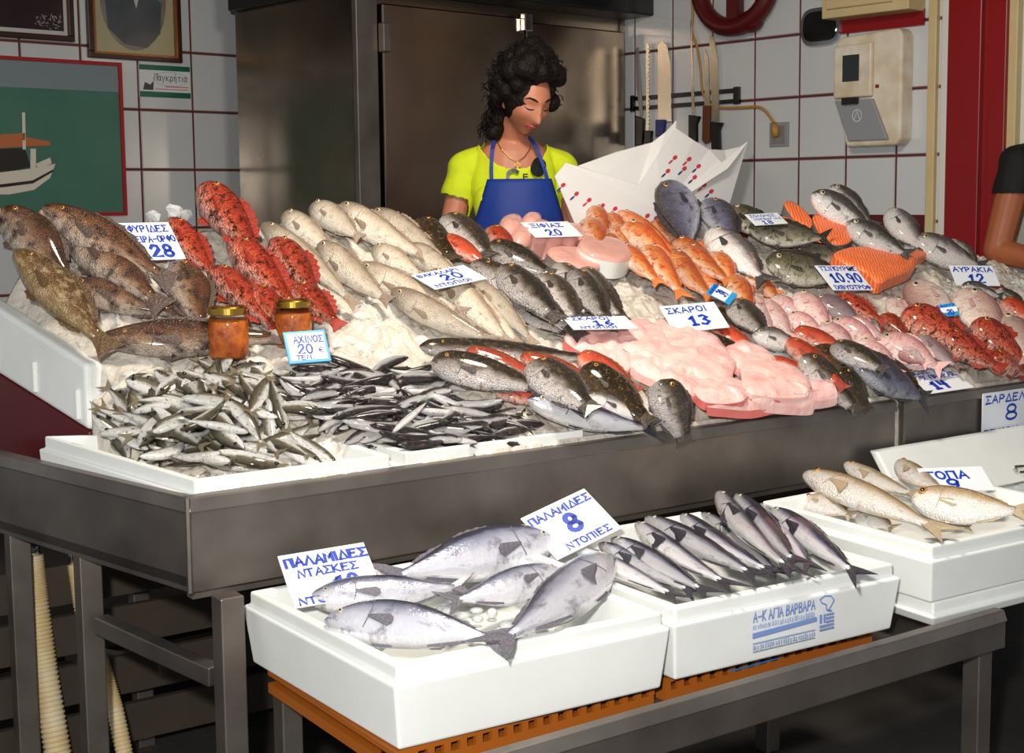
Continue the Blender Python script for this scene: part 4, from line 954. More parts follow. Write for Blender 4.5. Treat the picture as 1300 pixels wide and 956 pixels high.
    def gill(self, side, u=.235):
        mb = MB(); n = 9; P = []
        for i in range(n):
            zf = .62 - 1.3 * i / (n - 1); P.append((u + .035 * (1 - zf * zf), zf))
        w_ = .006
        for (uu, zf) in P: mb.v += [self.surf(uu, zf, side, .0006), self.surf(uu + w_, zf, side, .0002)]
        mb.f = [(2 * i, 2 * i + 1, 2 * i + 3, 2 * i + 2) for i in range(n - 1)]
        return mb
    def mouth(self, side):
        mb = MB(); P = [(.004, -.1), (.03, -.2), (.06, -.36)]
        for (uu, zf) in P: mb.v += [self.surf(uu, zf + .07, side, .0008), self.surf(uu, zf - .07, side, .0008)]
        mb.f = [(0, 1, 3, 2), (2, 3, 5, 4)]
        return mb

def build_fish(root, sp, L, h, th, bz=0, by=0, up_side=1, detail=2, jaw=False):
    pr, mt, _, tlh, fork, er, eu, ez, dh, em = SPEC[sp]
    fs = FishShape(pr, L, h, th, bz, by)
    fs.body(22 if detail > 1 else 13, 16 if detail > 1 else 10).build('body', FM[mt], root, smooth=True)
    fin = FINM[mt]
    fs.tail(tlh, fork).build('tail_fin', fin, root)
    if detail > 1:
        long_ = pr in ('grouper', 'scorpion', 'parrot', 'bream')
        fs.ridge(.28, .74 if long_ else .5, dh, True).build('dorsal_fin', fin, root)
        if not long_: fs.ridge(.6, .76, dh * .7, True, n=7).build('dorsal_fin', fin, root)
        fs.ridge(.58, .74, dh * .8, False, n=7).build('anal_fin', fin, root)
        fs.ridge(.30, .38, dh * .9, False, n=5).build('pelvic_fin', fin, root)
        for sd in (1, -1):
            fs.pectoral(sd).build('pectoral_fin', fin, root)
            e = fs.eye(sd, eu, ez, er * h).build('eye', M[em], root, smooth=True)
            fs.eye(sd, eu, ez, er * h, .58, er * h * .28).build('pupil', M['pupil'], e, smooth=True)
        fs.gill(up_side).build('gill_slit', fin, root)
        fs.mouth(up_side).build('mouth', fin, root)
        if jaw:
            n = 7; mb = MB()
            for i in range(n):
                a = math.pi * i / (n - 1); y = math.cos(a) * th * .26; x0 = -L * .5 + L * .11
                mb.v += [(x0, y * 1.25, -h * .30), (x0 - math.sin(a) * L * .13, y * .8, -h * .34 - math.sin(a) * h * .14), (x0 - math.sin(a) * L * .12, y * .62, -h * .24 - math.sin(a) * h * .12), (x0 + L * .02, y * .7, -h * .1)]
            for i in range(n - 1):
                for k in range(3): mb.f.append((i * 4 + k, i * 4 + k + 1, i * 4 + 4 + k + 1, i * 4 + 4 + k))
            jw = mb.build('lower_jaw', FM[mt], root, smooth=True)
            MB().ball((-L * .5 + L * .055, 0, -h * .17), (L * .055, th * .22, h * .13)).build('mouth_lining', M['mouthpink'], root, smooth=True)
    else:
        for sd in (1, -1): fs.eye(sd, eu, ez, er * h).build('eye', M['pupil'], root, smooth=True)

IMG = {'U': (0, -1), 'D': (0, 1), 'L': (-1, 0), 'R': (1, 0)}
LABELS = {
 'grouper': ('brown grouper lying on the ice', 'groupers'), 'mottled': ('mottled grouper', 'groupers'), 'scorpion': ('spiny red scorpionfish', 'scorpionfish on the ice'),
 'hake': ('pale cream hake', 'pale hakes in rows on the ice'), 'parrot': ('grey scaly parrotfish', 'grey parrotfish'), 'darkgold': ('dark parrotfish', 'dark parrotfish'),
 'redparrot': ('red parrotfish', 'red parrotfish'), 'mullet': ('orange-gold red mullet', 'red mullets heaped by the butcher paper'), 'pink': ('pale pink small fish', 'pale pink fish'),
}
def fish(sp, hx, hy, tx, ty, w, d, layer, label, group=None, surf=on_bed, nrm=None, jaw=False, hl=0.0, roll=0.0, minr=2.3, name=None, bz=None, cat='fish'):
    ratio = SPEC[sp][2]
    lift = 0.02; w = w * 1.07
    for _ in range(2):
        Ph, Pt = surf(hx, hy, lift + layer + hl), surf(tx, ty, lift + layer)
        X = Pt - Ph; L = np.linalg.norm(X); X = X / L
        mid = (Ph + Pt) / 2
        n = unit((nrm if nrm is not None else bed_n(*ST(mid))) * .55 + unit(CAM - mid) * .6)
        n = unit(n - X * (n @ X)); c = np.cross(X, n)
        p0 = project(mid); ax = unit(project(mid + X * .02) - p0); cp2 = (project(mid + c * .02) - p0) / .02
        per = abs(cp2 @ np.array([-ax[1], ax[0]])); npx = (project(mid + n * .02) - p0) / .02
        pern = abs(npx @ np.array([-ax[1], ax[0]])) * ratio
        h = w / max(math.hypot(per, pern * .8), 120.0)
        th = h * ratio
        lift = max(th * .40, h * .26)
    if surf is on_bed and ST(Pt)[1] > .10: L *= 1.12
    L2 = max(L, min(minr * h, 1.18 * L)); h = min(h, L2 / (minr * .86)); th = h * ratio; L = L2
    if np.sign((cp2 @ np.array(IMG[d]))) < 0: c = -c
    Y = np.cross(c, X)                       # X, Y, Z=c right handed
    ups = 1 if Y @ n > 0 else -1
    ctr = Ph + X * L / 2
    Mx = frame(ctr, X, Y, c)
    if roll: Mx = Mx @ Matrix.Rotation(math.radians(roll * ups), 4, 'X')
    e = empty(name or {'hake': 'hake', 'mullet': 'red_mullet', 'scorpion': 'scorpionfish', 'grouper': 'grouper', 'mottled': 'grouper', 'parrot': 'parrotfish', 'darkgold': 'parrotfish', 'redparrot': 'parrotfish', 'bream': 'sea_bream', 'olive': 'sea_bream', 'pagrus': 'sea_bream', 'bass': 'sea_bass', 'silver': 'white_bellied_fish', 'pink': 'pink_fish', 'purple': 'slender_fish', 'bonito': 'bonito', 'mackerel': 'blue_backed_fish', 'bogue': 'bogue', 'sardine': 'sardine', 'anchovy': 'anchovy'}[sp], Mx, label, cat, group)
    build_fish(e, sp, L, h, th, bz if bz is not None else rng.uniform(-.025, .035), rng.uniform(-.02, .02), ups, 2, jaw)
    return e

G = 'groupers at the foam end board'
fish('grouper', 4, 262, 86, 352, 58, 'R', .03, 'brown grouper with pale belly, mouth open, against the foam end board', G, jaw=True, hl=.05)
fish('grouper', 56, 262, 207, 352, 48, 'U', .055, 'brown grouper with gaping mouth in front of the boat poster', G, jaw=True, hl=.04)
fish('grouper', 84, 294, 198, 382, 52, 'R', .035, 'brown grouper with pale throat lying under the gaping grouper', G)
fish('mottled', 22, 318, 130, 434, 52, 'R', .05, 'mottled olive-brown grouper along the foam end board', G)
fish('grouper', 84, 360, 222, 398, 40, 'U', .012, 'dark-backed grouper half covered, with grey side fin', G)
fish('grouper', 124, 431, 352, 428, 46, 'U', .02, 'long brown grouper lying behind the first jar, nearest the sardines', G)
fish('grouper', 226, 333, 254, 412, 54, 'R', .03, 'short grey-brown grouper standing head up beside the red fish', G)
G = 'red scorpionfish by the jars'
fish('scorpion', 258, 240, 327, 320, 50, 'R', .05, 'largest dark red scorpionfish, head highest against the tiles', G, hl=.03)
fish('scorpion', 216, 282, 270, 348, 36, 'R', .02, 'pinkish-red scorpionfish next to the grouper price card', G)
fish('scorpion', 296, 308, 372, 388, 44, 'R', .04, 'brown-red scorpionfish in the middle of the red row', G)
fish('scorpion', 270, 340, 350, 416, 40, 'R', .025, 'pale-bellied scorpionfish above the first jar', G)
fish('scorpion', 322, 368, 372, 424, 38, 'R', .03, 'scorpionfish with tail hidden behind the second jar', G)
fish('scorpion', 348, 306, 402, 372, 42, 'R', .04, 'bright red scorpionfish lying against the pale hakes', G)
fish('scorpion', 374, 366, 425, 408, 38, 'R', .04, 'short vivid red scorpionfish above the blue-edged card', G)
G = 'pale hakes in rows on the ice'
hk = [(333, 282, 441, 376, 30, 'R', .035, 'long pale hake lying alongside the bright red scorpionfish'), (360, 271, 424, 322, 32, 'R', .03, None), (397, 260, 452, 298, 32, 'R', .03, None), (428, 262, 530, 322, 34, 'R', .035, None), (474, 268, 560, 326, 30, 'R', .02, None),
      (405, 311, 486, 378, 34, 'R', .03, None), (454, 339, 580, 394, 32, 'R', .03, None), (496, 371, 616, 430, 32, 'U', .03, 'pale hake nearest the bare ice with brown head'), (474, 315, 532, 348, 28, 'R', .015, None), (517, 314, 580, 350, 28, 'R', .025, None),
      (546, 342, 640, 428, 36, 'R', .015, None), (596, 352, 672, 428, 26, 'R', .015, None), (575, 350, 655, 430, 24, 'R', .005, None)]
HKL = {397: 'pale hake with its head highest before the steel fridge side', 428: 'pale hake lying before the fridge corner post', 405: 'pale hake with grey head below the long hake by the red fish', 517: 'pale hake with brown head right behind its price card', 546: 'broad pale hake partly under the hake price card', 360: 'pale hake next to the long one beside the red scorpionfish'}
for a in hk: fish('hake', *a[:7], a[7] or HKL.get(a[0]) or 'pale cream hake in the slanting rows on the ice', G, roll=rng.uniform(-38, -8))
G = 'dark parrotfish behind the middle price card'
fish('darkgold', 533, 281, 572, 326, 36, 'R', .03, 'dark brown fish at the head of the parrotfish row, beside the hakes', G)
fish('parrot', 566, 277, 612, 318, 40, 'U', .05, 'big-headed grey parrotfish below the seller\'s bare arm', G)
fish('redparrot', 560, 301, 614, 332, 26, 'U', .05, 'orange-red parrotfish just above the hake price card', G)
fish('redparrot', 622, 290, 650, 320, 28, 'R', .03, 'red and brown parrotfish beside the raw swordfish lumps', G)
PG = 'grey parrotfish behind the middle price card'; PL = 'grey-brown parrotfish in the rows behind the middle price card'
for a in [(620, 312, 694, 346, 34, 'U', .04), (634, 340, 702, 400, 42, 'U', .05), (600, 330, 726, 416, 36, 'U', .035), (688, 350, 732, 404, 40, 'R', .04), (712, 338, 748, 402, 38, 'R', .035), (729, 346, 768, 404, 38, 'R', .06), (738, 340, 788, 402, 32, 'R', .03), (652, 386, 716, 420, 26, 'U', .01)]:
    fish('parrot', *a, {600: 'long parrotfish with pale belly lying along the hakes', 738: 'parrotfish bordering bare ice beside the large swordfish steak', 729: 'uppermost parrotfish whose tail meets the 16 card', 620: 'parrotfish touching the raw swordfish lumps', 652: 'parrotfish mostly buried under the row beside the 16 card'}.get(a[0], PL), PG)
G = 'red mullets heaped by the butcher paper'; LBL = 'orange-gold red mullet in the heap below the butcher paper'
for a in [(752, 264, 770, 296, 26, 'R', .03), (748, 280, 760, 312, 32, 'R', .06), (770, 274, 792, 294, 22, 'U', .03), (785, 268, 855, 318, 22, 'U', .05), (779, 288, 796, 312, 22, 'R', .05), (792, 287, 852, 328, 34, 'U', .06), (828, 284, 868, 308, 22, 'U', .02), (766, 298, 786, 320, 22, 'R', .05), (784, 312, 834, 356, 26, 'R', .05), (819, 311, 863, 370, 30, 'R', .06),
          (855, 307, 912, 338, 28, 'U', .04), (849, 320, 899, 376, 30, 'R', .05), (869, 315, 922, 357, 26, 'U', .06), (908, 323, 930, 358, 28, 'R', .06), (927, 350, 952, 390, 30, 'R', .05), (882, 346, 908, 366, 24, 'U', .03), (934, 341, 986, 371, 20, 'U', .04), (960, 355, 988, 380, 20, 'R', .03), (886, 309, 914, 330, 22, 'U', .02)]:
    fish('mullet', *a, LBL, G, minr=2.2)
# big fish at the back right
fish('bream', 849, 229, 876, 312, 50, 'L', .03, 'large blue-grey bream standing head up before the butcher paper', hl=.06, cat='fish')
fish('bream', 898, 252, 930, 300, 40, 'U', .05, 'dark bream with blue flank beside the salmon price card', hl=.03)
fish('olive', 925, 264, 984, 302, 34, 'U', .07, 'dark olive bream lying across the bream pile')
fish('silver', 901, 294, 968, 354, 44, 'R', .05, 'fish with white belly and pink snout above the red mullets')
fish('olive', 950, 290, 1046, 302, 34, 'U', .09, 'dark bream whose tail points at the salmon fillets')
fish('olive', 972, 332, 1056, 349, 42, 'U', .06, 'olive bream lying level beside the 10.90 price card', bz=.03)
fish('olive', 1004, 326, 1076, 320, 28, 'U', .04, 'bream with pale belly partly under the salmon fillet')
G = 'sea bass at the back by the tiled wall'
fish('bass', 1030, 246, 1096, 286, 36, 'U', .06, 'dark-backed sea bass pointing up at the tiled wall', G, hl=.05)
fish('bass', 1053, 236, 1106, 284, 30, 'U', .05, 'pale-headed sea bass rising behind the dark-backed one', G, hl=.05)
fish('bass', 1074, 284, 1145, 320, 34, 'U', .07, 'silver sea bass lying above the big salmon fillet', G)
fish('silver', 1127, 266, 1164, 308, 34, 'R', .05, 'pink-stained white fish with head up at the cream trim', G, hl=.03)
fish('silver', 1160, 304, 1242, 338, 36, 'U', .05, 'white-bellied fish with dark back behind the 12 card', G)
fish('silver', 1204, 306, 1240, 336, 24, 'U', .03, 'small white fish beside the red post', G)
fish('bass', 1148, 308, 1180, 324, 22, 'U', .03, 'small dark fish tail between the white fish and salmon', G)
# pink fish in the centre right
G = 'pale pink fish in the right centre'; LBL = 'pale pink fish in the loose row above the parrotfish'
for a in [(958, 374, 978, 420, 26, 'R', .03), (969, 380, 1004, 426, 24, 'R', .04), (978, 378, 1018, 402, 24, 'U', .03), (1011, 372, 1054, 418, 32, 'R', .05), (1000, 400, 1038, 420, 24, 'U', .05), (1066, 402, 1122, 428, 24, 'U', .04), (1056, 406, 1116, 438, 26, 'U', .05), (1042, 414, 1078, 440, 30, 'U', .05), (1091, 433, 1142, 474, 28, 'U', .03), (1114, 430, 1188, 464, 38, 'U', .02), (1138, 442, 1178, 464, 20, 'D', .04)]:
    fish('pink', *a, LBL, G, minr=2.2, roll=rng.uniform(-25, 20))
fish('purple', 1035, 380, 1082, 402, 28, 'U', .05, 'violet-pink fish with a visible eye below the 10.90 card')
fish('purple', 1166, 426, 1220, 470, 20, 'R', .05, 'slender purple-grey fish lying between pink fish and red scorpionfish')
G = 'red scorpionfish on the shorter tray'
fish('scorpion', 1062, 376, 1118, 406, 24, 'U', .05, 'dark red scorpionfish lying below the 10.90 price card', G)
fish('scorpion', 1119, 402, 1146, 422, 26, 'U', .04, 'small round orange-red fish beside the pale pink fish', G)
fish('scorpion', 1145, 398, 1232, 438, 46, 'U', .05, 'large orange-red scorpionfish with pale eye above the slender fish', G)
fish('scorpion', 1198, 426, 1262, 464, 34, 'U', .06, 'mottled orange scorpionfish overlapping the large one', G)
fish('scorpion', 1234, 410, 1304, 462, 40, 'U', .06, 'brown-red scorpionfish with raised head near the rosy breams', G)
fish('scorpion', 1256, 454, 1304, 474, 28, 'U', .04, 'orange-red scorpionfish nearest the shorter tray rim', G)
G = 'rosy breams on the shorter tray'
fish('pagrus', 1163, 356, 1194, 414, 50, 'L', .04, 'rosy bream standing head up left of the small blue card', G, hl=.03)
fish('pagrus', 1134, 378, 1152, 410, 30, 'R', .02, 'pale rosy bream peeping out behind the head-up bream', G)
fish('pagrus', 1222, 368, 1266, 430, 50, 'R', .04, 'rosy bream with yellowish belly right of the small blue card', G, hl=.02)
fish('pagrus', 1266, 402, 1306, 452, 50, 'R', .05, 'rosy bream with clear eye above the brown-red scorpionfish', G)
G = 'small mixed fish under the 12 card'
fish('bass', 1221, 363, 1270, 376, 20, 'U', .06, 'small silver fish just under the 12 price card', G)
fish('bass', 1264, 368, 1306, 398, 22, 'U', .05, 'small dark fish beside the foam edge', G)
fish('redparrot', 1274, 380, 1306, 404, 24, 'U', .05, 'small bright red fish above the clear-eyed rosy bream', G)
fish('redparrot', 1256, 380, 1290, 402, 18, 'U', .02, 'small dark red fish under the silver one', G)
fish('redparrot', 1252, 362, 1284, 374, 14, 'U', .02, 'small red fish tucked behind the 12 price card', G)
# parrotfish at the front right
G = 'parrotfish in front of the pink fish'
fish('redparrot', 892, 410, 958, 444, 25, 'U', .025, 'red-headed parrotfish with silver belly beside the 13 card', G)
fish('darkgold', 876, 421, 954, 450, 16, 'U', .03, 'thin dark fish under the red-headed parrotfish', G)
fish('parrot', 930, 383, 968, 422, 34, 'R', .05, 'grey-brown parrotfish head up below the small 39 card', G)
fish('darkgold', 912, 390, 938, 422, 16, 'R', .03, 'narrow dark fish at the edge of the 13 card', G)
fish('silver', 955, 424, 1008, 438, 28, 'U', .05, 'dark-backed white-bellied fish lying level amid the parrotfish', G)
fish('bass', 962, 443, 1006, 452, 16, 'U', .02, 'slim pale-bellied fish edging the pink steaks', G)
fish('redparrot', 998, 430, 1074, 494, 28, 'U', .06, 'red and gold parrotfish slanting to the tray rim', G)
fish('redparrot', 976, 457, 1022, 474, 20, 'U', .03, 'small orange-red fish at the back of the pink steaks', G)
fish('parrot', 1018, 452, 1084, 518, 38, 'U', .06, 'grey parrotfish next to the pink steaks at the rim', G)
fish('redparrot', 1008, 420, 1068, 442, 24, 'U', .05, 'dark red-brown parrotfish under the pale pink row', G)
fish('darkgold', 1034, 438, 1084, 474, 26, 'U', .03, 'dark fish wedged between red and grey parrotfish', G)
fish('parrot', 1057, 438, 1124, 470, 30, 'U', .06, 'pale-bellied parrotfish just above the slate-grey fish', G)
fish('darkgold', 1066, 468, 1098, 514, 36, 'R', .05, 'dark fish with gold patch at the tray joint', G)
fish('bream', 1083, 453, 1168, 503, 42, 'U', .06, 'dark slate-grey fish beside the 14 price card', G)
fish('darkgold', 1112, 452, 1174, 503, 26, 'U', .02, 'brown fish mostly hidden by the 14 price card', G)
# parrotfish at the front left
G = 'parrotfish beside the anchovies'
fish('parrot', 532, 441, 738, 455, 30, 'U', .03, 'long grey fish lying level below the hakes', G, bz=.0)
fish('parrot', 548, 458, 676, 490, 42, 'U', .05, 'large grey parrotfish nearest the anchovy heap', G)
fish('redparrot', 592, 446, 676, 474, 26, 'U', .05, 'bright red parrotfish above the large grey parrotfish', G)
fish('redparrot', 660, 453, 742, 476, 24, 'U', .05, 'bright red parrotfish with dark snout beside the long grey fish', G)
fish('parrot', 675, 463, 742, 514, 50, 'U', .065, 'deep-bodied grey parrotfish in the middle of the front pile', G)
fish('redparrot', 628, 494, 708, 511, 24, 'U', .03, 'red-brown parrotfish lying on bare ice', G)
fish('mackerel', 668, 510, 842, 549, 34, 'U', .045, 'long silver-blue fish along the steel rim', G, name='silver_fish', bz=.02)
fish('redparrot', 734, 450, 812, 498, 32, 'U', .03, 'reddish-brown parrotfish touching the pink steaks', G)
fish('darkgold', 740, 465, 822, 534, 44, 'U', .07, 'dark brown parrotfish with gold glints', G)
fish('darkgold', 718, 472, 750, 514, 26, 'U', .05, 'green-black fish between the grey and gold-glinting parrotfish', G)
fish('silver', 742, 500, 836, 540, 22, 'U', .06, 'slim pale fish under the gold-glinting parrotfish', G)
fish('parrot', 838, 482, 866, 552, 56, 'R', .07, 'round-headed grey-gold parrotfish hanging over the steel rim', G, minr=1.9)

# ------------------------------------------------------------------ cut fish
def slab(name, pts, th, top_m, side_m, label, cat, group=None, layer=0.02, lumps=.25, surf=on_bed):
    dome = .22 if lumps < .2 else 1.0
    P = [surf(x, y, layer) for x, y in pts]
    n0 = len(P); Q = []
    for i in range(n0):
        p0, p1, p2, p3 = [P[(i + j) % n0] for j in (-1, 0, 1, 2)]
        for k in range(4):
            f = k / 4; Q.append(.5 * (2 * p1 + (p2 - p0) * f + (2 * p0 - 5 * p1 + 4 * p2 - p3) * f * f + (3 * p1 - p0 - 3 * p2 + p3) * f ** 3))
    c = sum(Q) / len(Q); n = bed_n(*ST(c)); m = len(Q)
    Q = [q - n * ((q - c) @ n) * .6 for q in Q]
    rot = empty(name, c, label, cat, group)
    side = MB(); r0 = [q - n * th * .6 for q in Q]; r1 = [c + (q - c) * 1.0 + n * th * .75 for q in Q]
    side.add(r0 + r1, [(i, (i + 1) % m, m + (i + 1) % m, m + i) for i in range(m)] + [tuple(range(m - 1, -1, -1))])
    side.build('cut_edge', side_m, rot, world=True, smooth=False)
    top = MB(); rings = [r1]
    for k, (sc, hh) in enumerate([(s9, 1 + (h9 - 1) * dome) for s9, h9 in [(.95, 1.0), (.84, 1.3), (.6, 1.55), (.3, 1.65)]]):
        rings.append([c + (q - c) * sc + n * (th * hh + lumps * .022 * noise.noise(Vector((c + (q - c) * sc) * 26)) * (1.2 - sc)) for q in Q])
    vs_ = [p for r in rings for p in r] + [c + n * th * (1 + .65 * dome)]
    fs = [(k * m + i, k * m + (i + 1) % m, (k + 1) * m + (i + 1) % m, (k + 1) * m + i) for k in range(4) for i in range(m)] + [(4 * m + i, 4 * m + (i + 1) % m, 5 * m) for i in range(m)]
    top.add(vs_, fs); top.build('flesh', top_m, rot, world=True, smooth=True)
    return rot
def blob(cx, cy, rx, ry, ang=0, n=8, jit=.12):
    a = math.radians(ang); out = []
    for i in range(n):
        t = 2 * math.pi * i / n; k = 1 + rng.uniform(-jit, jit); x, y = rx * math.cos(t) * k, ry * math.sin(t) * k
        out.append((cx + x * math.cos(a) - y * math.sin(a), cy + x * math.sin(a) + y * math.cos(a)))
    return out
G = 'pale pink fish steaks heaped on the ice'
for i, (cx, cy, rx, ry, an, ly, edge) in enumerate([(752, 431, 24, 12, 20, .03, 1), (741, 441, 22, 10, 20, .02, 1), (818, 437, 36, 17, 22, .05, 1), (780, 452, 26, 18, 30, .035, 0), (878, 440, 52, 17, 22, .05, 0), (823, 469, 24, 14, 25, .045, 0), (884, 465, 46, 17, 15, .06, 0), (862, 488, 26, 17, 25, .05, 0),
    (952, 459, 34, 15, 18, .05, 0), (984, 487, 46, 20, 22, .07, 0), (914, 500, 34, 18, 20, .06, 1), (946, 517, 40, 16, 8, .07, 1), (998, 513, 38, 17, 20, .075, 0), (1042, 504, 22, 18, 35, .06, 0), (905, 478, 24, 14, 10, .04, 0)]):
    slab('fish_steak', blob(cx, cy, rx * 1.12, ry * 1.25, an, 9, .16), .016, M['flesh'], M['flesh_edge'] if edge else M['flesh'], 'pale pink raw fish steak with a red cut edge' if edge else 'plump pale pink raw fish steak in the heap behind the rim', 'fish steak', G if edge == 0 else 'red-edged pink fish steaks', ly * .75, 1.0)
G = 'lumps of raw swordfish below the seller'
for cx, cy, rx, ry in [(646, 300, 16, 13), (660, 312, 15, 12), (680, 307, 19, 13), (702, 311, 15, 12), (722, 314, 14, 9), (672, 294, 14, 8)]:
    slab('swordfish_lump', blob(cx, cy, rx, ry), .035, M['sword'], M['sword'], 'raw pink swordfish lump below the swordfish price card', 'fish meat', G, .03)
slab('swordfish_steak', blob(728, 303, 25, 9, 12, 10, .03), .03, M['sword'], M['skin_edge'], 'thin oval swordfish steak touching its price card', 'fish steak', None, .05, .08)
slab('swordfish_steak', blob(766, 328, 36, 15, 12, 12, .03), .04, M['sword'], M['foam'], 'large oval swordfish steak with white skin edge', 'fish steak', None, .045, .08)
slab('swordfish_steak', blob(727, 338, 36, 12, 14, 12, .04), .035, M['sword'], M['skin_edge'], 'swordfish steak half under the grey parrotfish', 'fish steak', None, .02, .08)
slab('salmon_fillet', [(993, 266), (1002, 262), (1018, 272), (1030, 290), (1022, 296), (1006, 286)], .025, M['salmon'], M['skin_edge'], 'salmon piece with grey skin edge at the back of the ice', 'salmon', None, .04, .1)
slab('salmon_fillet', [(984, 284), (1004, 284), (1030, 300), (1050, 318), (1030, 322), (1002, 308)], .025, M['salmon'], M['skin_edge'], 'salmon piece lying behind the dark bream tails', 'salmon', None, .04, .1)
slab('salmon_fillet', [(1030, 280), (1052, 284), (1076, 296), (1078, 312), (1056, 318), (1036, 302)], .025, M['salmon'], M['skin_edge'], 'salmon piece with dark corner below the dark-backed sea bass', 'salmon', None, .05, .1)
slab('salmon_fillet', [(1054, 332), (1084, 320), (1130, 326), (1158, 336), (1156, 348), (1128, 360), (1112, 367), (1092, 352), (1070, 344)], .03, M['salmon'], M['salmon'], 'largest bright orange salmon fillet beside the 10.90 price card', 'salmon', None, .05, .12)
slab('salmon_fillet', [(1138, 328), (1160, 324), (1177, 324), (1172, 330), (1152, 337)], .022, M['salmon'], M['salmon'], 'narrow salmon strip pointing at the white-bellied fish', 'salmon', None, .04, .1)

# ------------------------------------------------------------------ small fish heaps
def proto(sp, variants):
    pr, mt, ratio, tlh, fork, er, eu, ez, dh, em = SPEC[sp]; out = []
    for bz, by in variants:
        fs = FishShape(pr, 1.0, .25 if sp == 'sardine' else .19, (.25 if sp == 'sardine' else .19) * ratio, bz, by)
        ms = []
        for nm, mb, m, smo in (('body', fs.body(14, 10), FM[mt], True), ('tail_fin', fs.tail(tlh, fork), FINM[mt], False), ('dorsal_fin', fs.ridge(.45, .58, .12, n=5), FINM[mt], False), ('eye', fs.eye(1, eu, ez, er * fs.h * 1.1), M['pupil'], True), ('eye', fs.eye(-1, eu, ez, er * fs.h * 1.1), M['pupil'], True)):
            me = mb.mesh(nm); me.materials.append(m)
            if smo: me.polygons.foreach_set('use_smooth', [True] * len(me.polygons))
            ms.append((nm, me))
        out.append(ms)
    return out
def put_small(name, ms, P, X, n, L, label, cat, group):
    X = unit(X); n = unit(n - X * (n @ X)); Z = np.cross(X, n)
    e = empty(name, frame(P, X, n, Z) @ Matrix.Scale(L, 4), label, cat, group)
    for nm, me in ms:
        o = bpy.data.objects.new(nm, me); COL.objects.link(o); o.parent = e
def in_poly(x, y, poly):
    c = False; j = len(poly) - 1
    for i in range(len(poly)):
        (xi, yi), (xj, yj) = poly[i], poly[j]
        if (yi > y) != (yj > y) and x < (xj - xi) * (y - yi) / (yj - yi) + xi: c = not c
        j = i
    return c
def heap(name, sp, poly, count, Lr, hmax, angf, label, group, seed):
    r = random.Random(seed); pv = proto(sp, [(0, 0), (.07, .03), (-.05, .06), (.1, -.05), (-.09, 0), (.03, .1)])
    xs, ys = [p[0] for p in poly], [p[1] for p in poly]; cx, cy = sum(xs) / len(xs), sum(ys) / len(ys)
    rx, ry = (max(xs) - min(xs)) / 2, (max(ys) - min(ys)) / 2
    k = 0
    while k < count:
        x, y = r.uniform(min(xs), max(xs)), r.uniform(min(ys), max(ys))
        if not in_poly(x, y, poly): continue
        f = k / count; d = math.hypot((x - cx) / rx, (y - cy) / ry)
        lift = .004 + hmax * f * max(.15, 1 - d * .75)
        P = on_bed(x, y, lift); n = bed_n(*ST(P))
        a = angf(r); X = ES * math.cos(a) + ET * math.sin(a); X = X - n * (X @ n)
        X = unit(X + n * r.uniform(-.22, .22))
        nn = unit(n + .75 * np.array([r.gauss(0, 1), r.gauss(0, 1), 0]) * r.random()) * (1 if r.random() < .5 else -1)
        put_small(name, pv[r.randrange(6)], P, X, nn, r.uniform(*Lr), label, 'fish', group); k += 1
heap('sardine', 'sardine', [(128, 556), (150, 522), (196, 486), (250, 474), (300, 470), (345, 488), (372, 512), (398, 562), (388, 582), (330, 588), (268, 592), (190, 574)], 110, (.155, .19), .10, lambda r: r.choice([-.9, 2.2, -.5, 2.6, -1.3, 1.9, .6, 3.6]) + r.gauss(0, .45), 'silvery sardine in the heap in the corner foam box', 'sardines in the corner foam box', 3)
heap('anchovy', 'anchovy', [(382, 484), (408, 466), (450, 458), (500, 462), (545, 480), (600, 512), (672, 546), (655, 556), (560, 566), (520, 570), (480, 556), (420, 530), (392, 508)], 140, (.145, .18), .065, lambda r: r.choice([0, math.pi]) + r.gauss(-.25, .45), 'thin dark-backed anchovy in the heap beside the sardines', 'anchovies in the second foam box', 5)
pv1 = proto('anchovy', [(.14, .05)])[0]
P = on_bed(231, 449, .012); put_small('anchovy', pv1, P, ES + ET * .5, bed_n(*ST(P)), .10, 'single curled dark little fish lying on the ice by the first jar', 'fish', None)
for x, y, L_ in ((384, 492, .1), (396, 520, .12)):
    P = on_bed(x, y, .012); put_small('anchovy', pv1, P, ES * -1 + ET * .2, bed_n(*ST(P)), L_, 'stray anchovy lying at the edge of the anchovy heap', 'fish', 'stray anchovies')

# ------------------------------------------------------------------ fish in the lower boxes
def on_lvl(z):
    return lambda x, y, lift: on_z(x, y, z + lift)
ZN = np.array([0, 0, 1.0])
G = 'bonitos in the foam box'
low = on_lvl(ZL - .055)
kw = dict(surf=low, nrm=ZN)
fish('bonito', 704, 684, 474, 736, 60, 'U', .03, 'bonito with row of dark spots lying at the back of its box', G, roll=-12, **kw)
fish('bonito', 712, 728, 560, 768, 44, 'U', .015, 'bonito in the middle, under the head-up one', G, **kw)
fish('bonito', 390, 762, 606, 744, 46, 'U', .02, 'bonito with its snout under the 10 euro bonito card', G, **kw)
fish('bonito', 414, 784, 655, 812, 58, 'U', .04, 'bonito nearest the front wall of its box, tail over the edge', G, bz=-.03, **kw)
fish('bonito', 778, 708, 622, 826, 62, 'U', .05, 'bonito with head raised in the box corner beside the blue-backed fish', G, **kw)
mb = MB()
for k in range(160):
    x, y = rng.uniform(400, 800), rng.uniform(735, 815)
    P = on_z(x, y, ZL - .085); s_, t_ = ST(P)
    if not (.17 < s_ < .65 and -.58 < t_ < -.08): continue
    mb.ball(P, (rng.uniform(.01, .02), rng.uniform(.01, .02), rng.uniform(.006, .012)), 6, 4)
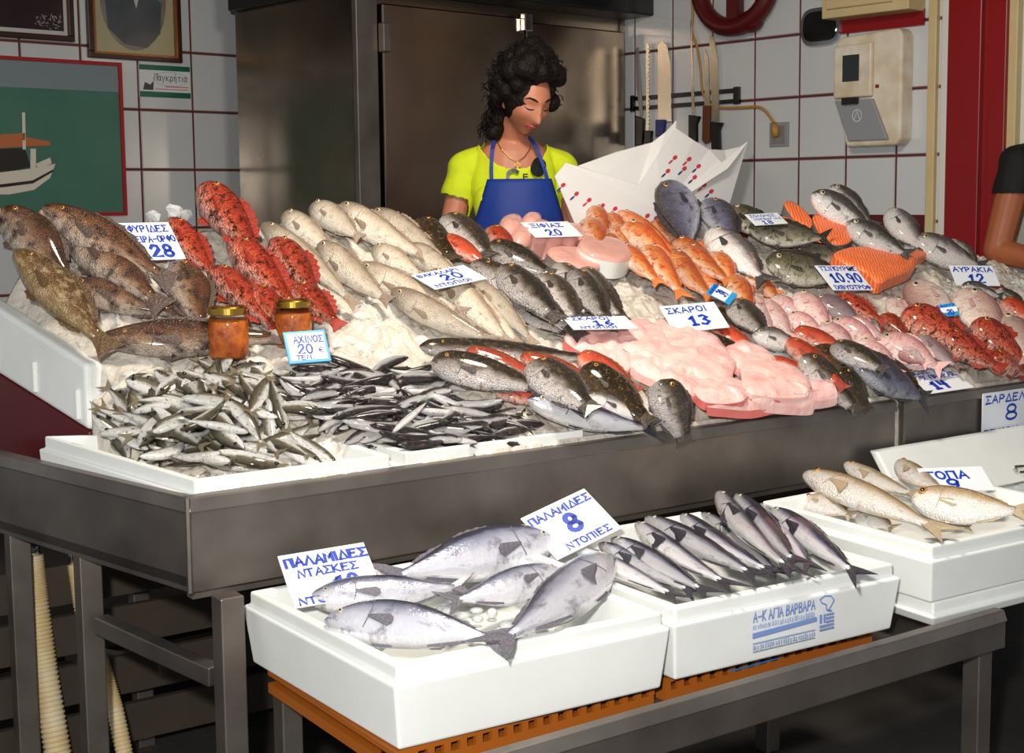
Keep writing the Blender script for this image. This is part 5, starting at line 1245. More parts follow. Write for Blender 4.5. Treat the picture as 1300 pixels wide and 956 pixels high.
tag(mb.build('melting_ice', M['ice_clear'], smooth=True), 'melting ice pieces in the bottom of the bonito box', 'ice', kind='stuff')
G = 'blue-backed fish in the stamped box'
LBL = 'slim silvery fish with dark blue back in the middle of the stamped box'
MLBL = {733: 'slim blue-backed fish lying against the head-up bonito', 760: 'slim blue-backed fish second from the bonito box wall', 906: 'blue-backed fish with its head raised highest in the stamped box', 938: 'blue-backed fish next to the one with highest head, head nearly as high', 980: 'blue-backed fish whose forked tail hangs over the stamped wall', 1026: 'small blue-backed fish lying alone by the bogue box', 966: 'darkest blue-backed fish, squeezed beside the one with overhanging tail'}
kw = dict(surf=on_lvl(ZL - .03), nrm=unit([ES[0] * .25 + 0, ES[1] * .25, 1]))
for a in [(733, 698, 872, 764, 24, 'R', .0), (760, 690, 892, 758, 22, 'R', .01), (776, 683, 910, 758, 25, 'R', .02), (803, 666, 937, 752, 26, 'R', .03), (822, 660, 976, 740, 27, 'R', .03), (858, 654, 990, 734, 24, 'R', .03), (894, 652, 1000, 736, 20, 'R', .02), (906, 625, 1012, 736, 28, 'R', .05), (938, 633, 1022, 728, 28, 'R', .05), (966, 642, 1038, 730, 26, 'R', .03), (980, 646, 1100, 738, 28, 'R', .045), (1026, 664, 1103, 690, 20, 'R', .02)]:
    fish('mackerel', *a, MLBL.get(a[0], LBL), G, roll=rng.uniform(-30, 10), **kw)
G = 'bogues in the foam box'
kw = dict(surf=on_lvl(.70 - .045), nrm=ZN)
fish('bogue', 1018, 598, 1208, 676, 36, 'U', .05, 'longest bogue lying diagonally across the box', G, **kw)
fish('bogue', 1020, 634, 1086, 654, 28, 'U', .01, 'bogue peeping out below the longest one', G, **kw)
fish('bogue', 1090, 656, 1138, 672, 24, 'U', .005, 'bogue with only its head showing near the box wall', G, **kw)
fish('bogue', 1156, 634, 1312, 652, 44, 'U', .05, 'plump bogue with golden eye in front of its price card', G, **kw)
fish('bogue', 1072, 592, 1170, 634, 22, 'U', .04, 'dark golden bogue behind the longest one', G, **kw)
fish('bogue', 1139, 590, 1200, 626, 26, 'U', .06, 'olive bogue pointing up beside the bogue price card', G, **kw)
fish('bogue', 1112, 610, 1166, 634, 18, 'U', .03, 'small bogue with orange back between the others', G, **kw)
fish('bogue', 1166, 664, 1236, 670, 16, 'U', .0, 'bogue underside glimpsed below the plump bogue', G, **kw)
for x, y in ((1290, 596), (1298, 592), (1304, 599)):
    P = on_z(x, y, .66); put_small('shrimp', pv1, P, ES + ET * rng.uniform(-1, 1), ZN, .07, 'small dark shrimp in the box under the sardine card', 'shrimp', 'shrimps under the sardine card')

# ------------------------------------------------------------------ price cards
def fit_card(quad, anchor, n0):
    TL, TR, BR, BL = quad; best = None
    rs = [ray(*q) for q in quad]
    e1 = unit(np.cross(n0, [0, 0, 1])); e2 = np.cross(e1, n0)
    for a in np.arange(-50, 51, 4):
        for b in np.arange(-44, 45, 4):
            n = unit(n0 + e1 * math.tan(math.radians(a)) + e2 * math.tan(math.radians(b)))
            k = (anchor - CAM) @ n; den = [r @ n for r in rs]
            if min(abs(d) for d in den) < .12: continue
            P = [CAM + r * (k / d) for r, d in zip(rs, den)]
            u1, u2, v1, v2 = P[1] - P[0], P[2] - P[3], P[0] - P[3], P[1] - P[2]
            u, v = (u1 + u2) / 2, (v1 + v2) / 2; lu, lv = np.linalg.norm(u), np.linalg.norm(v)
            c = 6 * ((u @ v) / lu / lv) ** 2 + .5 * ((a / 50) ** 2 + (b / 44) ** 2) * .5 + 2 * (max(0, lv / lu - 1.0)) ** 2 + 2 * max(0, .45 - lv / lu) ** 2
            if best is None or c < best[0]: best = (c, P, u, v, n)
    _, P, u, v, n = best
    lu, lv = np.linalg.norm(u), np.linalg.norm(v); X = u / lu; Z = unit(v - X * (v @ X)); ctr = sum(P) / 4
    return ctr, X, Z, lu, lv
def card(quad, lines, label, surf=on_bed, anchor=None, n0=None, border=0, group=None, lift=.012, wt=1.0, flatn=False):
    TL, TR, BR, BL = quad
    if anchor is None:
        a = surf((BL[0] + BR[0]) / 2, (BL[1] + BR[1]) / 2, lift); anchor = a
    if n0 is None:
        toc = unit(CAM - anchor); nb = bed_n(*ST(anchor)); n0 = unit(nb * .45 + toc * .75)
    ctr, X, Z, w, h = fit_card(quad, anchor, n0)
    Y = np.cross(Z, X)                                    # away from the viewer
    bl = ctr - X * w / 2 - Z * h / 2
    e = empty('price_card', frame(bl, X, Y, Z), label, 'price card', group)
    th = .0035
    MB().box((0, 0, 0), (w, th, h)).build('board', M['cardblue'] if border else M['card'], e, bevel=.001)
    y = -.0006
    if border:
        b = border * h; MB().box((b * (1 if border < .2 else 0), -.0008, b), (w - b * (1 if border < .2 else 0), 0, h - b)).build('white_field', M['card'], e); y = -.0014
    for nm, txt, x0, x1, z0, hh, k in lines:
        lettering(txt, x0 * w, x1 * w, z0 * h, hh * h, hh * h * .20 * k * wt, y).build(nm, M['inkblue'], e)
    return e
N_, P_, O_ = 'name_lettering', 'price_lettering', 'origin_lettering'
card([(142, 284), (214, 281), (236, 329), (170, 330)], [(N_, 'ΣΦΥΡΙΔΕΣ', .06, .92, .74, .17, 1), (O_, 'ΣΕΙΡΑ-ΟΡΦΟ', .16, .98, .47, .16, 1), (P_, '28', .4, .85, .08, .3, 1.2)], 'white handwritten card reading 28 behind the groupers', lift=.07)
card([(358, 421), (411, 419), (422, 457), (368, 463)], [(N_, 'ΑΧΙΝΟΣ', .2, .92, .62, .2, 1.1), (P_, '20', .24, .64, .28, .28, 1), (O_, 'ΤΕΜ.', .18, .62, .1, .13, 1.2), ('euro_sign', '€', .74, .88, .28, .16, .8)], 'blue-bordered card reading 20 leaning on the second jar', border=.08, lift=.05)
card([(520, 349), (587, 337), (620, 352), (555, 367)], [(N_, 'ΒΑΚΑΛΑΡΙ', .03, .8, .74, .16, 1.2), (P_, '20', .33, .74, .32, .34, 1.1), (O_, 'ΝΤΟΠΙΟΙ', .06, .75, .05, .16, 1.3)], 'white card reading 20 lying on the pale hakes', lift=.105)
card([(659, 283), (722, 280), (739, 300), (682, 300)], [(N_, 'ΞΙΦΙΑΣ', .1, .8, .62, .24, 1), (P_, '20', .3, .62, .08, .38, .9)], 'white swordfish card reading 20 below the blue apron', lift=.10)
card([(714, 402), (792, 401), (811, 416), (728, 418)], [(N_, 'ΣΚΑΡΟΙ', .1, .7, .70, .24, 1), (P_, '16', .36, .72, .26, .36, 1.1), (O_, 'ΝΤΟΠΙΟΙ', .12, .7, .02, .18, 1.3)], 'white card reading 16 behind the red-edged pink steaks', lift=.10)
card([(836, 391), (905, 381), (928, 417), (857, 420)], [(N_, 'ΣΚΑΡΟΙ', .06, .8, .68, .2, 1.1), (P_, '13', .34, .74, .18, .34, 1.2)], 'white card reading 13 above the heaped pink steaks', lift=.07)
card([(896, 372), (907, 359), (936, 374), (927, 386)], [(N_, 'ΜΠΑΡΜΠΟ', .05, .95, .8, .13, 1), (P_, '39', .32, .68, .3, .42, .9)], 'small blue-banded card reading 39 on the red mullets', border=.22, lift=.10)
card([(946, 272), (985, 270), (1002, 283), (959, 286)], [(N_, 'ΣΟΛΟΜΟΣ', .06, .85, .68, .2, 1), (O_, 'ΝΟΡΒΗΓΙΑΣ', .1, .95, .4, .16, 1), (P_, '18', .25, .6, .04, .3, 1.1)], 'white card reading 18 behind the dark breams', lift=.17)
card([(1033, 337), (1085, 337), (1108, 368), (1060, 368)], [(N_, 'ΤΣΙΠΟΥΡΕΣ', .04, .96, .78, .16, 1), (P_, '10.90', .14, .92, .32, .34, 1), (O_, 'ΙΧΘΥΟΤΡΟΦ', .06, .98, .03, .15, 1.2)], 'white card reading 10.90 beside the largest salmon fillet', lift=.10)
card([(1203, 337), (1260, 337), (1270, 363), (1216, 362)], [(N_, 'ΑΥΡΑΚΙΑ', .04, .96, .68, .22, 1.2), (P_, '12', .3, .7, .12, .42, 1)], 'white card reading 12 at the far right of the ice', lift=.08)
card([(1141, 473), (1200, 464), (1237, 491), (1174, 500)], [(N_, 'ΠΑΚΑΛΙΑΡΟΙ', .02, .86, .78, .16, 1), (O_, 'ΤΗΣ ΠΑΤΡΑΣ', .1, .98, .55, .16, 1), (P_, '14', .28, .62, .12, .32, 1.2)], 'white card reading 14 standing on the shorter tray rim', lift=.13)
card([(1191, 386), (1212, 385), (1218, 399), (1198, 403)], [(N_, 'ΦΑΓΓΡ', .05, .95, .72, .2, 1), (P_, '20', .3, .75, .1, .4, 1)], 'small blue-topped card between two rosy breams', border=.3, lift=.14)
card([(1161, 595), (1248, 591), (1262, 622), (1184, 624)], [(N_, 'ΓΟΠΑ', .04, .72, .52, .3, 1.2), (P_, '9', .3, .54, .12, .36, 1.3)], 'white card reading 9 behind the bogues', surf=on_lvl(.70), n0=unit(np.array([-.3, -.8, .5])))
card([(659, 658), (741, 621), (790, 669), (709, 711)], [(N_, 'ΠΑΛΑΜΙΔΕΣ', .04, .98, .76, .14, 1.3), (P_, '8', .4, .64, .32, .34, 1.3), (O_, 'ΝΤΟΠΙΕΣ', .22, .9, .06, .12, 1.3)], 'white card reading 8 between the bonito box and the blue-backed fish', surf=on_lvl(.66), n0=unit(np.array([-.1, -.75, .65])))
card([(349, 707), (460, 688), (489, 752), (377, 771)], [(N_, 'ΠΑΛΑΜΙΔΕΣ', .04, 1.0, .74, .16, 1.4), (O_, 'ΝΤΑΣΚΕΣ', .14, .84, .52, .14, 1.1), (P_, '10', .5, .8, .22, .22, 1.3), (O_, 'ΝΤΟΠΙΕΣ', .06, .75, .02, .12, 1.3)], 'white card reading 10 behind the bonito snouts', anchor=on_z(433, 760, .655), n0=unit(np.array([-.35, -.75, .5])))
# card hung flat on the shorter tray
p0, p1 = on_plane(1248, 500, W(0, -.018, 0), ET), on_plane(1320, 490, W(0, -.018, 0), ET); pb = on_plane(1246, 559, W(0, -.018, 0), ET)
w_, h_ = np.linalg.norm((p1 - p0)[:2]), float(p0[2] - pb[2])
e = empty('price_card', frame(np.array([p0[0], p0[1], pb[2]]), ES, ET, (0, 0, 1)), 'white card reading 8 hung on the shorter steel tray', 'price card')
MB().box((0, 0, 0), (w_, .003, h_)).build('board', M['card'], e)
for nm, t_, x0, x1, z0, hh, k in ((N_, 'ΣΑΡΔΕΛΑ', .03, .86, .76, .16, 1.2), (P_, '8', .36, .64, .36, .32, .9), (O_, 'ΕΓΧΩΡΙΑ', .02, .66, .05, .14, 1.2)):
    lettering(t_, x0 * w_, x1 * w_, z0 * h_, hh * h_, hh * h_ * .19 * k, -.0006).build(nm, M['inkblue'], e)

# stamp on the second lower box
q0 = W(.712, -.655, 0); q1 = W(1.325, -.69, 0); dX = unit(q1 - q0); nO = np.cross(dX, [0, 0, 1])
st = {k: on_plane(*px, q0 + nO * .004, nO) for k, px in dict(a=(956, 777), b=(1059, 748), c=(956, 828)).items()}
sx = lambda p: float((p - q0) @ dX)
a0, a1 = sx(st['a']), sx(st['b']); zt_, zb2 = float(st['a'][2]), float(st['c'][2]); ww, hh = a1 - a0, zt_ - zb2
Mx = frame(q0 + nO * .0045, dX, -nO, (0, 0, 1))
def stp(nm, mb, m):
    o = mb.build(nm, m, box2); o.matrix_parent_inverse = box2.matrix_world.inverted(); o.matrix_world = Mx
hz = zb2
stp('stamp_name', lettering('Α-Κ ΑΓΙΑ ΒΑΡΒΑΡΑ', a0, a0 + ww * .76, hz + hh * .74, hh * .24, .003, 0, 0), M['stamp'])
def ticks(z0_, z1_):
    m_ = MB(); q_ = a0
    while q_ < a0 + ww * .75:
        w9 = rng.uniform(.0015, .004); m_.box((q_, 0, hz + hh * (z0_ + rng.uniform(0, .03))), (q_ + w9, .001, hz + hh * (z1_ - rng.uniform(0, .04)))); q_ += w9 + rng.uniform(.002, .005)
    return m_
stp('stamp_line', ticks(.54, .68), M['stamp_pale'])
stp('stamp_bar', flat([(a0, hz + hh * .34), (a0 + ww * .78, hz + hh * .42), (a0 + ww * .78, hz + hh * .52), (a0, hz + hh * .46)], 0), M['stamp'])
stp('stamp_line', ticks(.04, .18).box((a0, 0, hz), (a0 + ww * .76, .001, hz + hh * .02)).box((a0, 0, hz + hh * .2), (a0 + ww * .76, .001, hz + hh * .22)), M['stamp_pale'])
fg = MB()
for k in range(5): fg.box((a0 + ww * (.82 if k > 2 else .90), 0, hz + hh * (.14 + .09 * (4 - k))), (a0 + ww, .001, hz + hh * (.185 + .09 * (4 - k))))
fg.box((a0 + ww * .82, 0, hz + hh * .34), (a0 + ww * .845, .001, hz + hh * .55)).box((a0 + ww * .87, 0, hz + hh * .34), (a0 + ww * .89, .001, hz + hh * .55))
stp('stamp_flag', fg, M['stamp'])
fo = MB(); ribbon(fo, [(a0 + ww * x, hz + hh * z) for x, z in ((.82, .95), (.88, 1.02), (.96, .98), (1.0, .86), (.96, .72), (.92, .62), (.97, .60), (.9, .66), (.9, .78), (.84, .86), (.82, .95))], .0028, lambda a, b, c: (a, c, b), 0)
stp('stamp_fish', fo, M['stamp'])

# ------------------------------------------------------------------ jars
def jar(x, y, px_w, px_h, label):
    b = on_bed(x, y, .012); D = b[1]; r_ = px_w * D / F / 2; h = px_h * D / F
    e = empty('glass_jar', b, label, 'jar', None)
    MB().lathe([(r_ * .5, 0), (r_ * .9, 0), (r_, h * .06), (r_, h * .70), (r_ * .94, h * .78), (r_ * .86, h * .82), (r_ * .86, h * .86)], 32).build('glass', M['jarglass'], e, smooth=True)
    MB().lathe([(r_ * .5, h * .02), (r_ * .88, h * .02), (r_ * .955, h * .07), (r_ * .955, h * .69), (r_ * .9, h * .72), (r_ * .3, h * .73)], 32).build('urchin_roe', M['roe'], e, smooth=True)
    MB().lathe([(r_ * .93, h * .84), (r_ * .97, h * .845), (r_ * .97, h * .97), (r_ * .93, h), (r_ * .86, h), (r_ * .84, h * .985), (r_ * .1, h * .985)], 40).build('lid', M['gold_lid'], e, smooth=False, bevel=.001)
jar(291, 454, 51, 66, 'gold-lidded glass jar of orange urchin roe beside the groupers')
jar(373, 440, 47, 60, 'gold-lidded glass jar of orange roe behind the blue-bordered card')

# ------------------------------------------------------------------ butcher paper
TBK = 1.06
def pp(x, y, t=0.0): return on_plane(x, y, W(0, TBK + t, 0), ET)
e = empty('butcher_paper', pp(830, 315), 'folded sheet of white butcher paper printed with tiny red and blue fish', 'paper')
front = [(704, 224, -.02), (718, 207, 0), (766, 221, -.015), (810, 235, -.03), (834, 200, -.02), (858, 163, 0), (880, 178, 0), (900, 190, .01), (912, 203, 0), (924, 214, -.02), (938, 196, 0), (949, 180, .02), (938, 218, .02), (926, 258, .01), (916, 330, 0), (850, 330, -.04), (770, 330, -.03), (730, 285, -.03)]
cen = (840, 268, -.05)
V2 = [pp(*p) for p in front] + [pp(*cen)]; n = len(front)
mb = MB().add(V2, [(i, (i + 1) % n, n) for i in range(n)])
def paper_part(nm, mb):
    o = mb.build(nm, M['paper'], e, world=True, smooth=False)
    s_ = o.modifiers.new('t', 'SOLIDIFY'); s_.thickness = .0012
    return o
paper_part('front_sheet', mb)
bk = [(733, 211, .06), (780, 194, .07), (828, 181, .07), (845, 168, .05), (859, 153, .03), (858, 163, .012), (834, 200, .02), (810, 235, .0), (766, 221, .02)]
paper_part('left_fold', MB().add([pp(*p) for p in bk], [(0, 1, 8), (1, 2, 8), (2, 7, 8), (2, 6, 7), (2, 3, 6), (3, 5, 6), (3, 4, 5)]))
bk = [(900, 190, .03), (920, 191, .06), (938, 187, .06), (949, 180, .04), (938, 196, .02), (924, 214, 0), (912, 203, .01)]
paper_part('right_fold', MB().add([pp(*p) for p in bk], [(0, 1, 6), (1, 5, 6), (1, 2, 5), (2, 4, 5), (2, 3, 4)]))
pr, pn = MB(), MB()
for i, (x, y) in enumerate([(854, 203), (866, 217), (879, 228), (891, 238), (900, 246), (729, 249), (745, 257), (762, 264), (778, 268), (819, 277), (830, 280), (845, 220), (837, 236), (837, 262), (712, 238), (872, 205), (884, 214)]):
    # nearest front-sheet triangle keeps the motif on the paper
    for j in range(n):
        A, B, C_2 = V2[j], V2[(j + 1) % n], V2[n]
        a, b, c = project(A), project(B), project(C_2)
        M2 = np.array([[b[0] - a[0], c[0] - a[0]], [b[1] - a[1], c[1] - a[1]]])
        try: uvw = np.linalg.solve(M2, np.array([x, y]) - a)
        except Exception: continue
        if uvw[0] >= -.01 and uvw[1] >= -.01 and uvw.sum() <= 1.01: break
    else: continue
    nn = unit(np.cross(B - A, C_2 - A)); nn = nn if nn @ (CAM - A) > 0 else -nn
    f = lambda dx, dy: on_plane(x + dx, y + dy, A + nn * .002, nn)
    for cx, cy, rx, ry, an, mbx in ((3, -3, 3.6, 2.6, -40, pr), (-2.5, 2.5, 4.2, 1.3, -42, pr if i % 3 == 0 else pn)):
        t = math.radians(an); ps = [f(cx + rx * math.cos(k) * math.cos(t) - ry * math.sin(k) * math.sin(t), cy + rx * math.cos(k) * math.sin(t) + ry * math.sin(k) * math.cos(t)) for k in np.linspace(0, 2 * math.pi, 9)[:-1]]
        mbx.add(ps, [tuple(range(8))])
pr.build('red_fish_print', M['inkred'], e, world=True); pn.build('blue_fish_print', M['inknavy'], e, world=True)

# ------------------------------------------------------------------ people
def capsule(mb, p, q, r0, r1, n=12):
    p, q = np.asarray(p, float), np.asarray(q, float); d = unit(q - p); P, R3 = [], []
    for k in range(5): a = math.pi / 2 * (1 - k / 4); P.append(p - d * r0 * math.sin(a)); R3.append(max(r0 * math.cos(a), .001))
    for k in range(1, 5): P.append(p + (q - p) * k / 5); R3.append(r0 + (r1 - r0) * k / 5)
    for k in range(5): a = math.pi / 2 * k / 4; P.append(q + d * r1 * math.sin(a)); R3.append(max(r1 * math.cos(a), .001))
    mb.tube(P, R3, n)
def g2(x, y, sx_, sy_): return math.exp(-(x / sx_) ** 2 - (y / sy_) ** 2)
def head_r(d):
    # radius of the head along unit direction d (face towards -y)
    x, y, z = d; a, b, c = .073, .094, .113
    r = 1 / math.sqrt((x / a) ** 2 + (y / b) ** 2 + (z / c) ** 2)
    X_, Z_ = x * r, z * r
    if z < 0: r *= 1 - .20 * min(1, (-z) ** 1.6) * (abs(x) > 0) * min(1, abs(x) * 2.2 + .25)
    if y > 0 and z < -.2: r *= 1 - .22 * min(1, (-z - .2) * 1.5) * min(1, y * 2)
    if y < 0:
        r += .0225 * g2(X_, Z_ + .030, .0135, .014) + .013 * g2(X_, Z_ + .006, .009, .026)            # nose
        r += .005 * g2(X_, Z_ - .030, .05, .010)                                                        # brow
        for sg in (-1, 1): r += -.0095 * g2(X_ - sg * .031, Z_ - .010, .017, .012) + .0045 * g2(X_ - sg * .031, Z_ - .008, .011, .007) + .004 * g2(X_ - sg * .043, Z_ + .022, .02, .02)
        r += .0065 * g2(X_, Z_ + .060, .022, .010) - .003 * g2(X_, Z_ + .0605, .022, .0025) + .008 * g2(X_, Z_ + .098, .02, .014)   # lips, chin
    return r
def head_pt(x, z, off=0.0):
    # point on the face at local x, z
    lo, hi = -.16, 0.0
    for _ in range(30):
        m = (lo + hi) / 2; v = np.array([x, m, z]); l = np.linalg.norm(v)
        if l > head_r(v / l): lo = m
        else: hi = m
    v = np.array([x, hi, z]); return v + unit(v) * off
def person(label, feet, yaw, spec, skin):
    """spec: joints in body space (x to the viewer's right, -y to the viewer, z up)"""
    root = empty('person', Matrix.Translation(Vector(feet)) @ Matrix.Rotation(yaw, 4, 'Z'), label, 'person')
    mb = MB(); sz = spec['z']; wd = spec['w']
    HM = Matrix.Translation(spec['head']) @ Matrix.Rotation(spec['hyaw'], 4, 'Z') @ Matrix.Rotation(spec['hpitch'], 4, 'X') @ Matrix.Rotation(spec.get('hroll', 0), 4, 'Y')
    nu, nv = 72, 54; vs_ = []
    for j in range(nv + 1):
        ph = -math.pi / 2 + math.pi * j / nv
        for k in range(nu):
            th = 2 * math.pi * k / nu; d = (math.cos(ph) * math.cos(th), math.cos(ph) * math.sin(th), math.sin(ph)); r_ = head_r(d); vs_.append(HM @ Vector((d[0] * r_, d[1] * r_, d[2] * r_)))
    mb.add(vs_, [(j * nu + k, j * nu + (k + 1) % nu, (j + 1) * nu + (k + 1) % nu, (j + 1) * nu + k) for j in range(nv) for k in range(nu)])
    for sg in (-1, 1):
        capsule(mb, HM @ Vector((sg * .071, .012, .016)), HM @ Vector((sg * .070, .008, -.026)), .0125, .008)
    hb = np.array(HM @ Vector((0, .03, -.06)))
    capsule(mb, hb, (0, .035, sz + .02), .052 * wd, .058 * wd)
    mb.ball((0, .02, sz - .10), (.150 * wd, .095 * wd, .155), 20, 14); mb.ball((0, .015, sz - .30), (.128 * wd, .090 * wd, .19), 20, 14); mb.ball((0, .02, sz - .48), (.160 * wd, .112 * wd, .15), 20, 14)
    if spec.get('bust'):
        for sg in (-1, 1): mb.ball((sg * .064, -.052, sz - .185), (.062, .048, .062), 16, 12)
    for sg, (sh, el, wr) in zip((-1, 1), spec['arms']):
        capsule(mb, (0, .03, sz - .02), sh, .055 * wd, .048 * wd); capsule(mb, sh, el, .047 * wd, .040 * wd); capsule(mb, el, wr, .039 * wd, .026 * wd)
        # hand: palm, four bent fingers, thumb
        d = unit(np.array(wr) - np.array(el)); sd = unit(np.cross(d, [0, 0, 1.0]) if abs(d[2]) < .9 else np.array([0, -1.0, 0])); nn = np.cross(sd, d); w0 = np.array(wr)
        capsule(mb, w0, w0 + d * .07, .024, .026); capsule(mb, w0 + d * .02 + sd * .018, w0 + d * .085 + sd * .026, .018, .016); capsule(mb, w0 + d * .02 - sd * .018, w0 + d * .085 - sd * .026, .018, .016)
        for k, ln in enumerate((.062, .074, .070, .054)):
            b0 = w0 + d * .09 + sd * (k - 1.5) * .019; b1 = b0 + d * ln * .5 + nn * -.008; b2 = b1 + d * ln * .42 + nn * -.026
            capsule(mb, b0, b1, .0095, .0088, 8); capsule(mb, b1, b2, .0088, .007, 8)
        t0 = w0 + d * .03 - sd * sg * .03; t1 = t0 + d * .032 - sd * sg * .026; capsule(mb, t0, t1, .012, .011, 8); capsule(mb, t1, t1 + d * .03 - sd * sg * .004, .011, .0085, 8)
    for sg in (-1, 1):
        capsule(mb, (sg * .085 * wd, .02, sz - .56), (sg * .095 * wd, .0, .48), .085 * wd, .056 * wd); capsule(mb, (sg * .095 * wd, .0, .48), (sg * .10 * wd, .03, .09), .056 * wd, .036 * wd); capsule(mb, (sg * .10 * wd, .05, .045), (sg * .105 * wd, -.10, .035), .038, .032)
    tmp = mb.build('body_tmp', skin)
    rm = tmp.modifiers.new('r', 'REMESH'); rm.mode = 'VOXEL'; rm.voxel_size = .0052
    smo = tmp.modifiers.new('s', 'SMOOTH'); smo.factor = .5; smo.iterations = 4
    bpy.context.view_layer.update()
    ev = tmp.evaluated_get(bpy.context.evaluated_depsgraph_get())
    me = bpy.data.meshes.new_from_object(ev); me.name = 'body'
    bpy.data.objects.remove(tmp, do_unlink=True)
    me.materials.clear(); me.materials.append(skin)
    me.polygons.foreach_set('use_smooth', [True] * len(me.polygons))
    body = bpy.data.objects.new('body', me); COL.objects.link(body); body.parent = root
    nv_ = len(me.vertices); co = np.zeros(nv_ * 3); me.vertices.foreach_get('co', co); co = co.reshape(-1, 3)
    no = np.zeros(nv_ * 3); me.vertices.foreach_get('normal', no); no = no.reshape(-1, 3)
    polys = [tuple(p.vertices) for p in me.polygons]
    def garment(nm, mask, off, material, wr=.0, relax=0):
        keep = [p for p in polys if all(mask[i] for i in p)]
        ids = sorted({i for p in keep for i in p}); mp_ = {i: k for k, i in enumerate(ids)}
        m_ = MB()
        for i in ids:
            w_ = wr * noise.noise(Vector(co[i]) * 14) if wr else 0
            m_.v.append(tuple(co[i] + no[i] * (off + w_)))
        m_.f = [tuple(mp_[i] for i in p) for p in keep]
        o = m_.build(nm, material, root, smooth=True)
        if relax:
            s_ = o.modifiers.new('s', 'SMOOTH'); s_.factor = .5; s_.iterations = relax
        t_ = o.modifiers.new('t', 'SOLIDIFY'); t_.thickness = .003; t_.offset = 1
        return o
    return root, HM, co, garment

# the seller in yellow
DW = 4.62
pc = at_depth(652, 190, DW); SZ = float(pc[2]) - .25
hc = at_depth(664, 128, DW - .08); feet = (float(pc[0]), DW, .25)
hl_ = (float(hc[0]) - feet[0], -.08, float(hc[2]) - .25)
spec = dict(z=SZ, w=.97, head=hl_, hyaw=math.radians(24), hpitch=math.radians(24), hroll=math.radians(2), bust=True,
            arms=[((-.160, .03, SZ - .062), (-.222, .02, SZ - .30), (-.16, -.17, SZ - .43)), ((.160, .03, SZ - .062), (.212, .0, SZ - .30), (.17, -.20, SZ - .42))])
root, HM, co, garment = person('woman in yellow shirt and blue apron looking down behind the fish counter', feet, math.radians(6), spec, M['skin'])
x, y, z = co.T
zc = SZ
scoop = ((x / .105) ** 2 + ((z - zc - .035) / .098) ** 2 < 1) & (y < .045) | ((x / .085) ** 2 + ((z - zc - .04) / .05) ** 2 < 1)
arm_l = np.sqrt((x + .21) ** 2 * 1.0) ; out = np.abs(x) > .165
below_hem = out & (z < zc - .165 + (np.abs(x) - .165) * .25)
headz = z > zc + .052
shirt_m = (z > zc - .60) & ~scoop & ~below_hem & ~headz & ~((y < -.125) & (z < zc - .2)) & ~((np.abs(x) > .150) & (z < zc - .25))
garment('shirt', shirt_m, .012, M['shirt'], .010, 6)
ap_top = zc - .098
def front_row(zz):
    k = np.where((np.abs(z - zz) < .012) & (np.abs(x) < .10))[0]; return float(y[k].min()) if len(k) else -.1
rows = np.linspace(ap_top, zc - .62, 26); yr = np.minimum.accumulate([front_row(q) if q > zc - .24 else 0.0 for q in rows]); yr = np.convolve(np.pad(yr, 3, 'edge'), np.ones(7) / 7, 'valid')
mb = MB(); nc = 17
for i, zz in enumerate(rows):
    hw = .104 + min(1, (ap_top - zz) / .17) * .052 if zz > zc - .27 else .156
    for j in range(nc):
        q = -1 + 2 * j / (nc - 1); xx = .008 + q * hw
        mb.v.append((xx, yr[i] - .044 + .072 * (abs(q) * hw / .15) ** 2.4 + .004 * noise.noise(Vector((xx * 14, zz * 5, 0))), zz))
mb.f = [(i * nc + j, i * nc + j + 1, (i + 1) * nc + j + 1, (i + 1) * nc + j) for i in range(len(rows) - 1) for j in range(nc - 1)]
o = mb.build('apron', M['apron'], root, smooth=True); t_ = o.modifiers.new('t', 'SOLIDIFY'); t_.thickness = .003
tr_m = (z < zc - .56) & (z > .1) & (np.abs(x) < .22)
garment('trousers', tr_m, .008, M['trousers'])
def front_y(px_, pz_):
    d2 = (x - px_) ** 2 + (z - pz_) ** 2; k = np.where(d2 < .012 ** 2)[0]
    return float(y[k].min()) if len(k) else -.1
def chest(px_, pz_, off): return (px_, front_y(px_, pz_) - off, pz_)
for pts in ([(-.083, ap_top - .005), (-.083, zc - .06), (-.078, zc + .0), (-.062, zc + .045)], [(.103, ap_top - .005), (.09, zc - .06), (.07, zc + .0), (.05, zc + .035)]):
    P = [np.array(chest(a, b, .030 if k < 3 else .020)) for k, (a, b) in enumerate(pts)] + [np.array((pts[-1][0] * .95, .06, zc + .05))]
    mb = MB()
    for k in range(len(P) - 1): mb.beam(P[k], P[k + 1], .012, .004, up=(0, -1, .2))
    mb.build('apron_strap', M['apron'], root)
# shirt print
pm = MB(); 
def sprint(poly, nm):
    mb = MB(); c = (sum(p[0] for p in poly) / len(poly), sum(p[1] for p in poly) / len(poly))
    vs_ = [chest(a, b, .026) for a, b in poly] + [chest(*c, .026)]
    mb.add(vs_, [(i, (i + 1) % len(poly), len(poly)) for i in range(len(poly))]).build(nm, M['black'], root)
sprint([(.072 + .027 * math.cos(t) * (1 + .15 * math.sin(2 * t)), zc - .060 + .032 * math.sin(t)) for t in np.linspace(0, 6.28, 15)[:-1]], 'printed_heart')
cpts = [(-.012 + .024 * math.cos(math.radians(a)), zc - .086 + .022 * math.sin(math.radians(a))) for a in range(30, 215, 20)]
cin = [(-.012 + .013 * math.cos(math.radians(a)), zc - .088 + .012 * math.sin(math.radians(a))) for a in range(30, 215, 20)]
mb = MB(); k = len(cpts); mb.add([chest(a, b, .026) for a, b in cpts + cin], [(i, i + 1, k + i + 1, k + i) for i in range(k - 1)]); mb.build('printed_letter', M['black'], root)
mb = MB()
